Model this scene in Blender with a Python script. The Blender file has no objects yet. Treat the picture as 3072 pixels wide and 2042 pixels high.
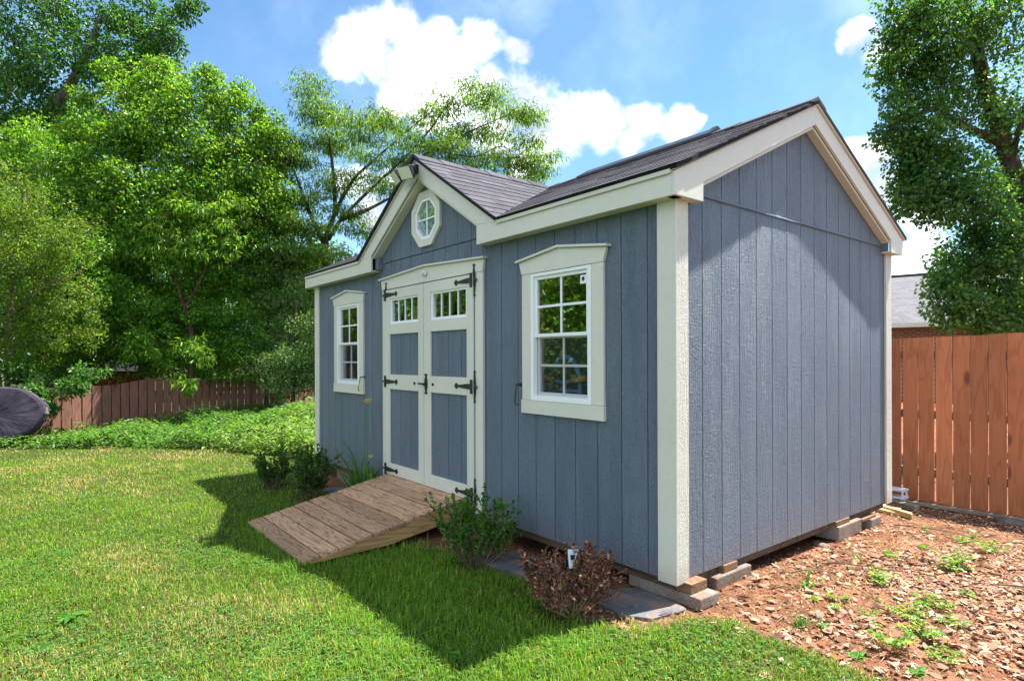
import bpy, math, random
import numpy as np
from mathutils import Vector, Matrix

random.seed(7)
RNG = np.random.default_rng(11)
SC = bpy.context.scene
COL = SC.collection
R = math.radians

# ------------------------------------------------------------------ camera
CAM = Vector((2.1056, -2.8696, 1.2859))
YAW, ROLL, FPX, HOR = 0.8973, -0.0033, 1810.5, 1071.1
cam_data = bpy.data.cameras.new('camera')
cam_data.sensor_width = 36.0
cam_data.lens = 36.0 * FPX / 3072.0
cam_data.shift_y = (HOR - 1021.0) / 3072.0
cam_data.clip_start = 0.05
cam_data.clip_end = 2000.0
cam = bpy.data.objects.new('camera', cam_data)
COL.objects.link(cam)
cam.matrix_world = (Matrix.Translation(CAM) @ Matrix.Rotation(YAW, 4, 'Z')
                    @ Matrix.Rotation(R(90), 4, 'X') @ Matrix.Rotation(ROLL, 4, 'Z'))
SC.camera = cam
FWD = Vector((-math.sin(YAW), math.cos(YAW), 0))
RGT = Vector((math.cos(YAW), math.sin(YAW), 0))


def ray(u, v):
    a, b = u - 1536.0, v - HOR
    c, s = math.cos(ROLL), math.sin(ROLL)
    x, y = (c * a + s * b) / FPX, (-s * a + c * b) / FPX
    return FWD + RGT * x + Vector((0, 0, -y))


def at(u, v, depth):
    """World point seen at photo pixel (u, v) at the given depth in metres."""
    return CAM + ray(u, v) * depth


# ------------------------------------------------------------------ light
SUN_TRAVEL = Vector((-0.125, -0.485, -1.0)).normalized()
sun_data = bpy.data.lights.new('sun', 'SUN')
sun_data.energy = 3.45
sun_data.angle = R(0.55)
sun_data.color = (1.0, 0.955, 0.88)
sun = bpy.data.objects.new('sun', sun_data)
COL.objects.link(sun)
sun.location = (3, 12, 22)
sun.rotation_euler = SUN_TRAVEL.to_track_quat('-Z', 'Y').to_euler()
SUN_EL = math.asin(-SUN_TRAVEL.z)
SUN_ROT = math.atan2(-SUN_TRAVEL.x, -SUN_TRAVEL.y)

world = bpy.data.worlds.new('World')
SC.world = world
world.use_nodes = True
world.cycles.sampling_method = 'MANUAL'
world.cycles.sample_map_resolution = 512


def build_sky():
    nt = world.node_tree
    nt.nodes.clear()
    N, L = nt.nodes.new, nt.links.new
    out = N('ShaderNodeOutputWorld')
    sky = N('ShaderNodeTexSky')
    sky.sky_type = 'NISHITA'
    sky.sun_disc = False
    sky.sun_elevation = SUN_EL
    sky.sun_rotation = SUN_ROT
    sky.altitude = 200
    sky.air_density = 1.0
    sky.dust_density = 0.15
    sky.ozone_density = 3.0
    bg = N('ShaderNodeBackground')
    bg.inputs[1].default_value = 0.05
    clear = N('ShaderNodeMix')
    clear.data_type = 'RGBA'
    clear.blend_type = 'MULTIPLY'
    clear.inputs[0].default_value = 1.0
    L(sky.outputs[0], clear.inputs[6])
    clear.inputs[7].default_value = (.80, 1.0, 1.03, 1)      # clear, slightly cyan air
    L(clear.outputs[2], bg.inputs[0])
    tc = N('ShaderNodeTexCoord')

    def math_(op, a, b=None, clamp=False):
        n = N('ShaderNodeMath')
        n.operation = op
        n.use_clamp = clamp
        for i, x in enumerate((a, b)):
            if x is None:
                continue
            if isinstance(x, (int, float)):
                n.inputs[i].default_value = x
            else:
                L(x, n.inputs[i])
        return n.outputs[0]
    # cumulus clouds: puffs at sky directions, ragged by noise
    puffs = []
    for (u, v, r) in [(1020, 165, 75), (1110, 120, 95), (1200, 95, 95), (1300, 120, 85), (1395, 170, 75), (1460, 120, 85),
                      (1555, 150, 55), (1240, 215, 110), (1370, 260, 120), (1180, 290, 70), (1300, 320, 95), (1480, 280, 105),
                      (1590, 340, 105), (1700, 385, 105), (1810, 390, 90), (1620, 450, 95), (1480, 380, 105), (1930, 375, 75),
                      (2020, 365, 62), (2070, 375, 36), (1560, 510, 60), (1900, 440, 62),
                      (2590, 110, 62), (2640, 160, 55), (2545, 140, 30), (2560, 470, 55), (2620, 480, 60), (2680, 560, 80), (2750, 660, 80),
                      (2720, 800, 70), (2790, 770, 60), (1100, 640, 85), (1050, 560, 70), (1180, 560, 60)]:
        d = ray(u, v).normalized()
        puffs.append((d, r / FPX * (FWD.dot(d)) ** 1.0 * 1.10))
    nrm = N('ShaderNodeVectorMath')
    nrm.operation = 'NORMALIZE'
    L(tc.outputs['Generated'], nrm.inputs[0])
    # a little domain warp so that the puffs are not round
    warp = N('ShaderNodeTexNoise')
    warp.inputs['Scale'].default_value = 9.0
    warp.inputs['Detail'].default_value = 4.0
    L(nrm.outputs[0], warp.inputs['Vector'])
    sub = N('ShaderNodeVectorMath')
    sub.operation = 'SUBTRACT'
    L(warp.outputs['Color'], sub.inputs[0])
    sub.inputs[1].default_value = (.5, .5, .5)
    scl = N('ShaderNodeVectorMath')
    scl.operation = 'SCALE'
    L(sub.outputs[0], scl.inputs[0])
    scl.inputs['Scale'].default_value = 0.07
    add = N('ShaderNodeVectorMath')
    add.operation = 'ADD'
    L(nrm.outputs[0], add.inputs[0])
    L(scl.outputs[0], add.inputs[1])
    acc = None
    for d, r in puffs:
        n = N('ShaderNodeVectorMath')
        n.operation = 'DISTANCE'
        L(add.outputs[0], n.inputs[0])
        n.inputs[1].default_value = d
        m = math_('SUBTRACT', 1.0, math_('DIVIDE', n.outputs['Value'], r))
        acc = m if acc is None else math_('SMOOTH_MAX', acc, m)
        if acc is not m:
            acc.node.inputs[2].default_value = 0.25
    # unseen cumulus over the rest of the sky, cover raised for fill light
    far = N('ShaderNodeTexNoise')
    far.inputs['Scale'].default_value = 2.6
    far.inputs['Detail'].default_value = 3.0
    L(add.outputs[0], far.inputs['Vector'])
    dot = N('ShaderNodeVectorMath')
    dot.operation = 'DOT_PRODUCT'
    L(nrm.outputs[0], dot.inputs[0])
    dot.inputs[1].default_value = (FWD + Vector((0, 0, .22))).normalized()
    fr_ = N('ShaderNodeMapRange')
    fr_.interpolation_type = 'SMOOTHSTEP'
    L(dot.outputs['Value'], fr_.inputs['Value'])
    fr_.inputs['From Min'].default_value = .62
    fr_.inputs['From Max'].default_value = .50
    fr_.inputs['To Min'].default_value = -1.0
    fr_.inputs['To Max'].default_value = 0.0
    scat = math_('ADD', math_('MULTIPLY', math_('SUBTRACT', far.outputs['Fac'], .462), 5.0), fr_.outputs['Result'])
    acc = math_('MAXIMUM', acc, scat)
    nz = N('ShaderNodeTexNoise')
    nz.inputs['Scale'].default_value = 15.0
    nz.inputs['Detail'].default_value = 6.0
    nz.inputs['Roughness'].default_value = 0.6
    L(nrm.outputs[0], nz.inputs['Vector'])
    dens = math_('ADD', acc, math_('MULTIPLY', math_('SUBTRACT', nz.outputs['Fac'], 0.5), 1.45))
    mr = N('ShaderNodeMapRange')
    mr.interpolation_type = 'SMOOTHSTEP'
    L(dens, mr.inputs['Value'])
    mr.inputs['From Min'].default_value = 0.04
    mr.inputs['From Max'].default_value = 0.72
    # thin veil of high cloud
    veil = N('ShaderNodeTexNoise')
    veil.inputs['Scale'].default_value = 2.2
    veil.inputs['Detail'].default_value = 6.0
    veil.inputs['Roughness'].default_value = 0.6
    L(nrm.outputs[0], veil.inputs['Vector'])
    vr = N('ShaderNodeMapRange')
    L(veil.outputs['Fac'], vr.inputs['Value'])
    vr.inputs['From Min'].default_value = 0.42
    vr.inputs['From Max'].default_value = 0.9
    vr.inputs['To Max'].default_value = 0.16
    fac = math_('MAXIMUM', mr.outputs['Result'], vr.outputs['Result'])
    # inner modelling of the cloud: soft grey hollows
    n2 = N('ShaderNodeTexNoise')
    n2.inputs['Scale'].default_value = 11.0
    n2.inputs['Detail'].default_value = 5.0
    L(add.outputs[0], n2.inputs['Vector'])
    cr = N('ShaderNodeValToRGB')
    cr.color_ramp.elements[0].position = 0.38
    cr.color_ramp.elements[0].color = (.155, .17, .20, 1)
    cr.color_ramp.elements[1].position = 0.64
    cr.color_ramp.elements[1].color = (.72, .73, .74, 1)
    L(n2.outputs['Fac'], cr.inputs[0])
    bgc = N('ShaderNodeBackground')
    L(cr.outputs[0], bgc.inputs[0])
    bgc.inputs[1].default_value = CLOUD
    mix = N('ShaderNodeMixShader')
    L(fac, mix.inputs[0])
    L(bg.outputs[0], mix.inputs[1])
    L(bgc.outputs[0], mix.inputs[2])
    L(mix.outputs[0], out.inputs[0])


CLOUD = 1.25
build_sky()
SC.view_settings.view_transform = 'Standard'
SC.view_settings.look = 'None'
SC.view_settings.exposure = 2.20
SC.view_settings.gamma = 1.0
SC.view_settings.use_curve_mapping = False
try:
    SC.cycles.max_bounces = 7
    SC.cycles.transparent_max_bounces = 12
    SC.cycles.sample_clamp_indirect = 8.0
except Exception:
    pass


# ------------------------------------------------------------------ materials
class NT:
    """Small helper round a material's node tree."""

    def __init__(self, name):
        self.m = bpy.data.materials.new(name)
        self.m.use_nodes = True
        self.t = self.m.node_tree
        self.b = self.t.nodes['Principled BSDF']
        self.out = self.t.nodes['Material Output']

    def n(self, typ, **kw):
        nd = self.t.nodes.new('ShaderNode' + typ)
        for k, v in kw.items():
            setattr(nd, k, v)
        return nd

    def l(self, a, b):
        self.t.links.new(a, b)

    def coord(self, scale=(1, 1, 1), kind='Object', jitter=True):
        tc = self.n('TexCoord')
        mp = self.n('Mapping')
        self.l(tc.outputs[kind], mp.inputs[0])
        mp.inputs['Scale'].default_value = scale
        if jitter:
            oi = self.n('ObjectInfo')
            mu = self.n('Math', operation='MULTIPLY')
            self.l(oi.outputs['Random'], mu.inputs[0])
            mu.inputs[1].default_value = 37.0
            cb = self.n('CombineXYZ')
            for i in range(3):
                self.l(mu.outputs[0], cb.inputs[i])
            self.l(cb.outputs[0], mp.inputs['Location'])
        return mp.outputs[0]

    def noise(self, vec, scale, detail=4, rough=.55, dist=0):
        nd = self.n('TexNoise')
        self.l(vec, nd.inputs['Vector'])
        nd.inputs['Scale'].default_value = scale
        nd.inputs['Detail'].default_value = detail
        nd.inputs['Roughness'].default_value = rough
        nd.inputs['Distortion'].default_value = dist
        return nd.outputs['Fac']

    def ramp(self, fac, stops):
        nd = self.n('ValToRGB')
        e = nd.color_ramp.elements
        while len(e) < len(stops):
            e.new(.5)
        for k, (p, c) in enumerate(stops):
            e[k].position = p
            e[k].color = tuple(c) + (1,) if len(c) == 3 else c
        self.l(fac, nd.inputs[0])
        return nd.outputs[0]

    def mixc(self, a, b, fac, mode='MIX'):
        nd = self.n('Mix', data_type='RGBA', blend_type=mode)
        for s, v in ((0, fac), (6, a), (7, b)):
            if isinstance(v, (int, float)):
                nd.inputs[s].default_value = v
            elif isinstance(v, tuple):
                nd.inputs[s].default_value = v + (1,) if len(v) == 3 else v
            else:
                self.l(v, nd.inputs[s])
        return nd.outputs[2]

    def mth(self, op, a, b=0.0, clamp=False):
        nd = self.n('Math', operation=op, use_clamp=clamp)
        for i, v in enumerate((a, b)):
            if isinstance(v, (int, float)):
                nd.inputs[i].default_value = v
            else:
                self.l(v, nd.inputs[i])
        return nd.outputs[0]

    def bump(self, h, strength=.3, dist=.01):
        nd = self.n('Bump')
        self.l(h, nd.inputs['Height'])
        nd.inputs['Strength'].default_value = strength
        nd.inputs['Distance'].default_value = dist
        self.l(nd.outputs[0], self.b.inputs['Normal'])

    def base(self, c):
        if isinstance(c, tuple):
            self.b.inputs['Base Color'].default_value = c + (1,)
        else:
            self.l(c, self.b.inputs['Base Color'])

    def rough(self, v, spec=.5):
        self.b.inputs['Roughness'].default_value = v
        self.b.inputs['Specular IOR Level'].default_value = spec

    def rnd(self, c, lo, hi):
        """Brightness jitter between objects that share the material."""
        oi = self.n('ObjectInfo')
        mr = self.n('MapRange')
        self.l(oi.outputs['Random'], mr.inputs[0])
        mr.inputs['To Min'].default_value = lo
        mr.inputs['To Max'].default_value = hi
        return self.mixc(c, mr.outputs[0], 1.0, 'MULTIPLY')


M = {}


def paint(name, col, grain, rough, spec=.4, bump=.35, streak=.6, mud=0.0, fine=(75, 75, 7)):
    t = NT(name)
    v = t.coord((1, 1, 1))
    st = t.noise(t.coord(fine), 1.0, 5, .65, .6)
    peb = t.noise(t.coord((70, 70, 55)), 1.0, 3, .6, 1.2)
    rip = t.n('TexWave', wave_type='BANDS', bands_direction='Z')
    t.l(v, rip.inputs['Vector'])
    rip.inputs['Scale'].default_value = 24
    rip.inputs['Distortion'].default_value = 22
    rip.inputs['Detail'].default_value = 4
    rip.inputs['Detail Scale'].default_value = 1.8
    msk = t.ramp(t.noise(t.coord((9, 9, .8)), 1.0, 2), [(.44, (0, 0, 0)), (.6, (1, 1, 1))])
    h = t.mth('ADD', t.mth('ADD', st, t.mth('MULTIPLY', peb, .8)), t.mth('MULTIPLY', t.mth('MULTIPLY', rip.outputs['Fac'], msk), grain))
    big = t.noise(t.coord((1, 1, 1), jitter=False), 1.6, 3)
    c = t.mixc(tuple(x * .90 for x in col), tuple(min(1, x * 1.08) for x in col), big)
    c = t.mixc(c, t.ramp(t.mth('MULTIPLY', t.mth('ADD', st, peb), .5), [(.36, (.62, .62, .64)), (.60, (1.14, 1.14, 1.14))]), streak, 'MULTIPLY')
    c = t.rnd(c, .97, 1.03)
    if mud:
        sp = t.n('SeparateXYZ')
        t.l(t.n('TexCoord').outputs['Object'], sp.inputs[0])
        reach = t.mth('MULTIPLY', t.noise(t.coord((6, 6, 3), jitter=False), 1.0, 4), .24)
        m = t.mth('MULTIPLY', t.mth('SUBTRACT', 1.0, t.mth('DIVIDE', sp.outputs[2], reach), True), mud, True)
        c = t.mixc(c, (.30, .17, .11), m)
    t.base(c)
    t.rough(rough, spec)
    t.bump(h, bump, .028)
    M[name] = t.m


paint('siding', (.160, .209, .278), .14, .42, .5, .9, .5, .22)
paint('trim', (.62, .612, .545), .05, .5, .3, .10, .12, .25, (30, 30, 30))
paint('trim_rough', (.62, .61, .54), .4, .5, .35, .5, .25, .35)

t = NT('vinyl'); t.base((.80, .82, .84)); t.rough(.35, .4); M['vinyl'] = t.m
t = NT('black_iron')
t.base(t.ramp(t.noise(t.coord(), 60), [(.3, (.012, .013, .013)), (.7, (.03, .032, .03))])); t.rough(.42, .5)
t.bump(t.noise(t.coord(), 140), .25, .002); M['black_iron'] = t.m
t = NT('black_plastic'); t.base((.012, .013, .016)); t.rough(.4, .4); M['black_plastic'] = t.m
t = NT('white_plastic'); t.base((.78, .8, .82)); t.rough(.4, .4); M['white_plastic'] = t.m
t = NT('lamp_lens'); t.base((.72, .73, .60)); t.rough(.3, .5); M['lamp_lens'] = t.m
t = NT('blue_plastic'); t.base((.14, .50, .95)); t.rough(.35, .5); M['blue_plastic'] = t.m
t = NT('yellow_foam'); t.base((.95, .55, .07)); t.rough(.7, .2); M['yellow_foam'] = t.m
t = NT('screen_mesh')
tr = t.n('BsdfTransparent'); df = t.n('BsdfDiffuse'); df.inputs[0].default_value = (.05, .05, .054, 1)
mx = t.n('MixShader'); mx.inputs[0].default_value = .28
t.l(tr.outputs[0], mx.inputs[1]); t.l(df.outputs[0], mx.inputs[2]); t.l(mx.outputs[0], t.out.inputs[0]); M['screen_mesh'] = t.m
t = NT('glass')
tr = t.n('BsdfTransparent'); tr.inputs[0].default_value = (.93, .95, .94, 1)
gl = t.n('BsdfGlossy'); gl.inputs['Roughness'].default_value = .004; gl.inputs[0].default_value = (.95, .97, 1, 1)
lw = t.n('LayerWeight'); lw.inputs[0].default_value = .5
fr = t.n('MapRange'); t.l(t.mth('POWER', lw.outputs['Facing'], 4.0), fr.inputs[0])
fr.inputs['To Min'].default_value = .15; fr.inputs['To Max'].default_value = .95
wob = t.n('Bump'); wob.inputs['Strength'].default_value = .06; wob.inputs['Distance'].default_value = .004
t.l(t.noise(t.coord((1, 1, 1)), 5, 1), wob.inputs['Height'])
t.l(wob.outputs[0], gl.inputs['Normal'])
mx = t.n('MixShader')
t.l(fr.outputs[0], mx.inputs[0]); t.l(tr.outputs[0], mx.inputs[1]); t.l(gl.outputs[0], mx.inputs[2]); t.l(mx.outputs[0], t.out.inputs[0])
M['glass'] = t.m


def wood(name, dark, light, axis, rough=.75, ring=1.0, lo=.85, hi=1.12, scale=1.0, knots=True):
    """Plain-sawn wood: contour rings of a stretched noise, long fibres, a few knots."""
    t = NT(name)
    sc = [6.5 * scale] * 3
    sc['xyz'.index(axis)] = .75 * scale
    v = t.coord(tuple(sc))
    n1 = t.noise(v, 1.0, 2, .5, .35)
    w = t.mth('FRACT', t.mth('MULTIPLY', n1, 13.0 * ring))
    rings = t.ramp(w, [(0, (0, 0, 0)), (.55, (.25, .25, .25)), (.86, (1, 1, 1)), (1.0, (0, 0, 0))])
    sf = [140 * scale] * 3
    sf['xyz'.index(axis)] = 3.0 * scale
    fib = t.noise(t.coord(tuple(sf)), 1.0, 4, .6)
    c = t.mixc(light, dark, t.mth('MULTIPLY', rings, .75))
    c = t.mixc(c, t.ramp(fib, [(.3, (.78, .77, .76)), (.7, (1.1, 1.1, 1.1))]), .8, 'MULTIPLY')
    if knots:
        sk = [9] * 3
        sk['xyz'.index(axis)] = 4.0
        vo = t.n('TexVoronoi')
        t.l(t.coord(tuple(sk)), vo.inputs['Vector'])
        vo.inputs['Scale'].default_value = .42
        kn = t.ramp(vo.outputs['Distance'], [(.0, (1, 1, 1)), (.09, (.8, .8, .8)), (.16, (0, 0, 0))])
        c = t.mixc(c, tuple(x * .38 for x in dark), kn)
    big = t.noise(t.coord((1.3, 1.3, 1.3)), 1.0, 3)
    c = t.mixc(c, t.ramp(big, [(.3, (.82, .82, .84)), (.7, (1.1, 1.1, 1.08))]), .8, 'MULTIPLY')
    t.base(t.rnd(c, lo, hi))
    t.rough(rough, .25)
    t.bump(t.mth('ADD', t.mth('MULTIPLY', rings, -.5), fib), .4, .004)
    M[name] = t.m


wood('deck_wood', (.165, .080, .042), (.56, .345, .205), 'x', .8, .75, .74, 1.2, 1.9, False)
wood('ramp_side', (.22, .11, .045), (.47, .29, .13), 'y', .7, .8)
wood('cedar_fence', (.43, .140, .056), (.57, .205, .090), 'z', .65, .45, .68, 1.18, 1.5)
wood('picket_wood', (.17, .072, .052), (.30, .140, .100), 'z', .85, .7, .82, 1.12)
wood('picket_pale', (.20, .13, .085), (.33, .23, .15), 'z', .85, .7, .9, 1.1)
wood('fresh_lumber', (.42, .24, .10), (.68, .48, .25), 'x', .65, .9, .9, 1.12)
wood('grey_plank', (.16, .12, .095), (.30, .235, .185), 'x', .85, .8)
wood('interior_wood', (.20, .13, .075), (.34, .24, .15), 'z', .8, .6)
wood('skid_wood', (.05, .035, .025), (.12, .085, .06), 'x', .85, .6)
wood('shim_wood', (.11, .06, .035), (.24, .14, .08), 'x', .8, .8)

t = NT('shingle')
v = t.coord()
gr = t.noise(v, 240, 2, .7)
pt = t.noise(v, 9, 3)
c = t.ramp(gr, [(.30, (.026, .025, .031)), (.5, (.070, .067, .080)), (.72, (.150, .145, .168))])
c = t.mixc(c, t.ramp(pt, [(.3, (.72, .70, .72)), (.7, (1.15, 1.12, 1.13))]), .8, 'MULTIPLY')
t.base(t.rnd(c, .78, 1.22)); t.rough(.92, .2); t.bump(gr, .5, .003); M['shingle'] = t.m
t = NT('shingle_edge'); t.base((.02, .019, .022)); t.rough(.9, .2); M['shingle_edge'] = t.m

t = NT('concrete')
v = t.coord()
f1, f2 = t.noise(v, 70, 5, .7), t.noise(v, 5, 3)
c = t.ramp(f1, [(.3, (.13, .12, .11)), (.7, (.31, .285, .255))])
c = t.mixc(c, t.ramp(f2, [(.38, (.75, .48, .36)), (.66, (1.0, .96, .92))]), .8, 'MULTIPLY')
t.base(t.rnd(c, .85, 1.15)); t.rough(.9, .2); t.bump(f1, .6, .006); M['concrete'] = t.m
t = NT('slab_stone')
v = t.coord()
f1, f2 = t.noise(v, 7, 5, .65), t.noise(v, 60, 4, .6)
c = t.ramp(f1, [(.35, (.075, .078, .092)), (.5, (.12, .118, .125)), (.66, (.24, .155, .11))])
c = t.mixc(c, t.ramp(f2, [(.3, (.75, .75, .75)), (.7, (1.15, 1.15, 1.15))]), .7, 'MULTIPLY')
t.base(c); t.rough(.75, .3); t.bump(f1, .35, .01); M['slab_stone'] = t.m
t = NT('log_grain')
v = t.coord()
ln = t.n('VectorMath', operation='LENGTH'); t.l(v, ln.inputs[0])
tc = t.n('TexCoord')
sp = t.n('SeparateXYZ'); t.l(tc.outputs['Object'], sp.inputs[0])
ang = t.mth('ARCTAN2', sp.outputs[2], sp.outputs[1])
cmb = t.n('CombineXYZ')
t.l(t.mth('MULTIPLY', ang, 26.0), cmb.inputs[0])
rad = t.mth('POWER', t.mth('ADD', t.mth('MULTIPLY', sp.outputs[1], sp.outputs[1]), t.mth('MULTIPLY', sp.outputs[2], sp.outputs[2])), .5)
t.l(t.mth('MULTIPLY', rad, 4.0), cmb.inputs[1])
fib = t.noise(cmb.outputs[0], 1.0, 5, .65)
ringn = t.noise(t.coord((2, 2, 2)), 1.6, 3)
c = t.ramp(fib, [(.3, (.040, .034, .050)), (.6, (.072, .062, .085)), (.85, (.115, .102, .128))])
c = t.mixc(c, t.ramp(ringn, [(.35, (.55, .53, .62)), (.65, (1.2, 1.15, 1.15))]), .8, 'MULTIPLY')
t.base(c); t.rough(.9, .15); t.bump(fib, .6, .01); M['log_grain'] = t.m


def bark(name, a, b):
    t = NT(name)
    n1 = t.noise(t.coord((14, 14, 3)), 1.0, 5, .65, .5)
    t.base(t.ramp(n1, [(.3, a), (.7, b)]))
    t.rough(.9, .15)
    t.bump(n1, .8, .03)
    M[name] = t.m


bark('bark_dark', (.030, .024, .019), (.105, .085, .066))
bark('bark_grey', (.055, .045, .037), (.19, .16, .135))
bark('bark_red', (.06, .035, .024), (.18, .11, .07))
bark('dead_twig', (.17, .12, .065), (.40, .31, .18))
bark('twig_brown', (.10, .07, .045), (.26, .19, .13))


def leafmat(name, trans=.35, rough=.45, spec=.35, tint=(1.0, 1.0, 1.0)):
    t = NT(name)
    at_ = t.n('Attribute', attribute_name='Col')
    t.base(at_.outputs['Color'])
    t.rough(rough, spec)
    tb = t.n('BsdfTranslucent')
    t.l(t.mixc(at_.outputs['Color'], tint, 1.0, 'MULTIPLY'), tb.inputs[0])
    mx = t.n('MixShader')
    mx.inputs[0].default_value = trans
    t.l(t.b.outputs[0], mx.inputs[1])
    t.l(tb.outputs[0], mx.inputs[2])
    t.l(mx.outputs[0], t.out.inputs[0])
    M[name] = t.m


leafmat('leaf', .46, .38, .36, (1.9, 1.7, .7))
leafmat('grass_blade', .42, .55, .18, (1.6, 1.45, .7))
leafmat('dry_leaf', .15, .75, .15, (1.0, 1.0, 1.0))
t = NT('stalk_green'); t.base((.09, .2, .04)); t.rough(.6, .2); M['stalk_green'] = t.m
t = NT('petal'); t.base((.80, .52, .04)); t.rough(.5, .3); M['petal'] = t.m

t = NT('ground')
tcw = t.n('TexCoord').outputs['Object']
at_ = t.n('Attribute', attribute_name='dirt')
f1, f2, f3 = t.noise(tcw, 2.2, 5, .6), t.noise(tcw, 28, 5, .65), t.noise(tcw, 120, 3, .6)
dirt = t.ramp(f1, [(.30, (.16, .068, .038)), (.5, (.245, .112, .064)), (.70, (.34, .18, .115))])
dirt = t.mixc(dirt, t.ramp(f2, [(.3, (.6, .58, .55)), (.7, (1.25, 1.25, 1.25))]), .9, 'MULTIPLY')
turf = t.ramp(f2, [(.3, (.030, .032, .012)), (.55, (.060, .072, .020)), (.75, (.135, .115, .055))])
t.base(t.mixc(turf, dirt, at_.outputs['Fac'])); t.rough(.95, .1)
t.bump(t.mth('ADD', f2, t.mth('MULTIPLY', f3, .5)), .9, .03); M['ground'] = t.m
t = NT('house_roof')
br = t.n('TexBrick')
t.l(t.coord((1, 1, 1), jitter=False), br.inputs['Vector'])
br.inputs['Scale'].default_value = 4.0
br.inputs['Color1'].default_value = (.115, .115, .125, 1); br.inputs['Color2'].default_value = (.16, .158, .17, 1)
br.inputs['Mortar'].default_value = (.09, .09, .095, 1)
br.inputs['Row Height'].default_value = .55; br.inputs['Brick Width'].default_value = 1.3; br.inputs['Mortar Size'].default_value = .03
t.base(br.outputs[0]); t.rough(.9, .2); M['house_roof'] = t.m
t = NT('house_brick')
br = t.n('TexBrick')
mp = t.n('Mapping'); t.l(t.n('TexCoord').outputs['Object'], mp.inputs[0]); mp.inputs['Rotation'].default_value = (R(90), 0, 0)
t.l(mp.outputs[0], br.inputs['Vector'])
br.inputs['Scale'].default_value = 1.0
br.inputs['Row Height'].default_value = .075; br.inputs['Brick Width'].default_value = .22; br.inputs['Mortar Size'].default_value = .012
br.inputs['Color1'].default_value = (.26, .085, .05, 1); br.inputs['Color2'].default_value = (.17, .06, .04, 1)
br.inputs['Mortar'].default_value = (.34, .27, .21, 1)
t.base(br.outputs[0]); t.rough(.9, .2); M['house_brick'] = t.m
t = NT('red_paint'); t.base((.30, .03, .02)); t.rough(.6, .3); M['red_paint'] = t.m
t = NT('galvanised'); t.base((.5, .5, .5)); t.rough(.5, .4); M['galvanised'] = t.m
t = NT('plant_tag'); t.base((.62, .68, .82)); t.rough(.35, .4); M['plant_tag'] = t.m


# ------------------------------------------------------------------ object helpers
def tag(o, label=None, cat=None, group=None, kind=None):
    if label: o['label'] = label
    if cat: o['category'] = cat
    if group: o['group'] = group
    if kind: o['kind'] = kind
    return o


def empty(name, loc=(0, 0, 0), label=None, cat=None, group=None):
    o = bpy.data.objects.new(name, None)
    o.empty_display_size = .1
    o.location = loc
    COL.objects.link(o)
    return tag(o, label, cat, group)


def wloc(o):
    v = Vector(o.location)
    while o.parent:
        o = o.parent
        v = v + Vector(o.location)
    return v


class MB:
    """Collects polygons; build() links them as one mesh object."""

    def __init__(self):
        self.v, self.f = [], []

    def box(self, x0, x1, y0, y1, z0, z1):
        return self.prism([(x0, y0), (x1, y0), (x1, y1), (x0, y1)], 'z', z0, z1)

    def prism(self, poly, axis, a, b):
        n, k = len(poly), len(self.v)
        for w in (a, b):
            for (p, q) in poly:
                self.v.append({'x': (w, p, q), 'y': (p, w, q), 'z': (p, q, w)}[axis])
        self.f.append(tuple(k + i for i in reversed(range(n))))
        self.f.append(tuple(k + n + i for i in range(n)))
        for i in range(n):
            j = (i + 1) % n
            self.f.append((k + i, k + j, k + n + j, k + n + i))
        return self

    def hexa(self, pts):
        """Eight corners: four below, four above, in the same order."""
        k = len(self.v)
        self.v += [tuple(p) for p in pts]
        for q in ((3, 2, 1, 0), (4, 5, 6, 7), (0, 1, 5, 4), (1, 2, 6, 5), (2, 3, 7, 6), (3, 0, 4, 7)):
            self.f.append(tuple(k + i for i in q))
        return self

    def tube(self, pts, radii, n=6, cap=True):
        k0 = len(self.v)
        P = [Vector(p) for p in pts]
        if isinstance(radii, (int, float)):
            radii = [radii] * len(P)
        up = Vector((0, 0, 1))
        for i, p in enumerate(P):
            d = (P[min(i + 1, len(P) - 1)] - P[max(i - 1, 0)])
            d = d.normalized() if d.length > 1e-9 else up
            a = d.cross(up if abs(d.z) < .92 else Vector((1, 0, 0))).normalized()
            b = d.cross(a)
            for j in range(n):
                t = 2 * math.pi * j / n
                self.v.append(tuple(p + (a * math.cos(t) + b * math.sin(t)) * radii[i]))
        for i in range(len(P) - 1):
            for j in range(n):
                q = (j + 1) % n
                self.f.append((k0 + i * n + j, k0 + i * n + q, k0 + (i + 1) * n + q, k0 + (i + 1) * n + j))
        if cap:
            self.f.append(tuple(k0 + j for j in reversed(range(n))))
            self.f.append(tuple(k0 + (len(P) - 1) * n + j for j in range(n)))
        return self

    def build(self, name, mat, parent=None, smooth=False, bevel=0, flip_fix=True):
        me = bpy.data.meshes.new(name)
        me.from_pydata(self.v, [], self.f)
        me.update()
        if flip_fix:
            import bmesh
            bm = bmesh.new()
            bm.from_mesh(me)
            bmesh.ops.recalc_face_normals(bm, faces=bm.faces)
            bm.to_mesh(me)
            bm.free()
        me.materials.append(M[mat])
        if smooth:
            me.polygons.foreach_set('use_smooth', [True] * len(me.polygons))
        o = bpy.data.objects.new(name, me)
        COL.objects.link(o)
        if parent:
            o.parent = parent
            o.location = -wloc(parent)
        if bevel:
            b = o.modifiers.new('bevel', 'BEVEL')
            b.width = bevel
            b.segments = 2
            b.limit_method = 'ANGLE'
        return o


def vhash(ix, iy, seed):
    n = (ix.astype(np.int64) * 374761393 + iy.astype(np.int64) * 668265263 + seed * 974711) & 0x7fffffff
    n = ((n ^ (n >> 13)) * 1274126177) & 0x7fffffff
    return ((n ^ (n >> 16)) & 0xffff) / 65535.0


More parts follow.
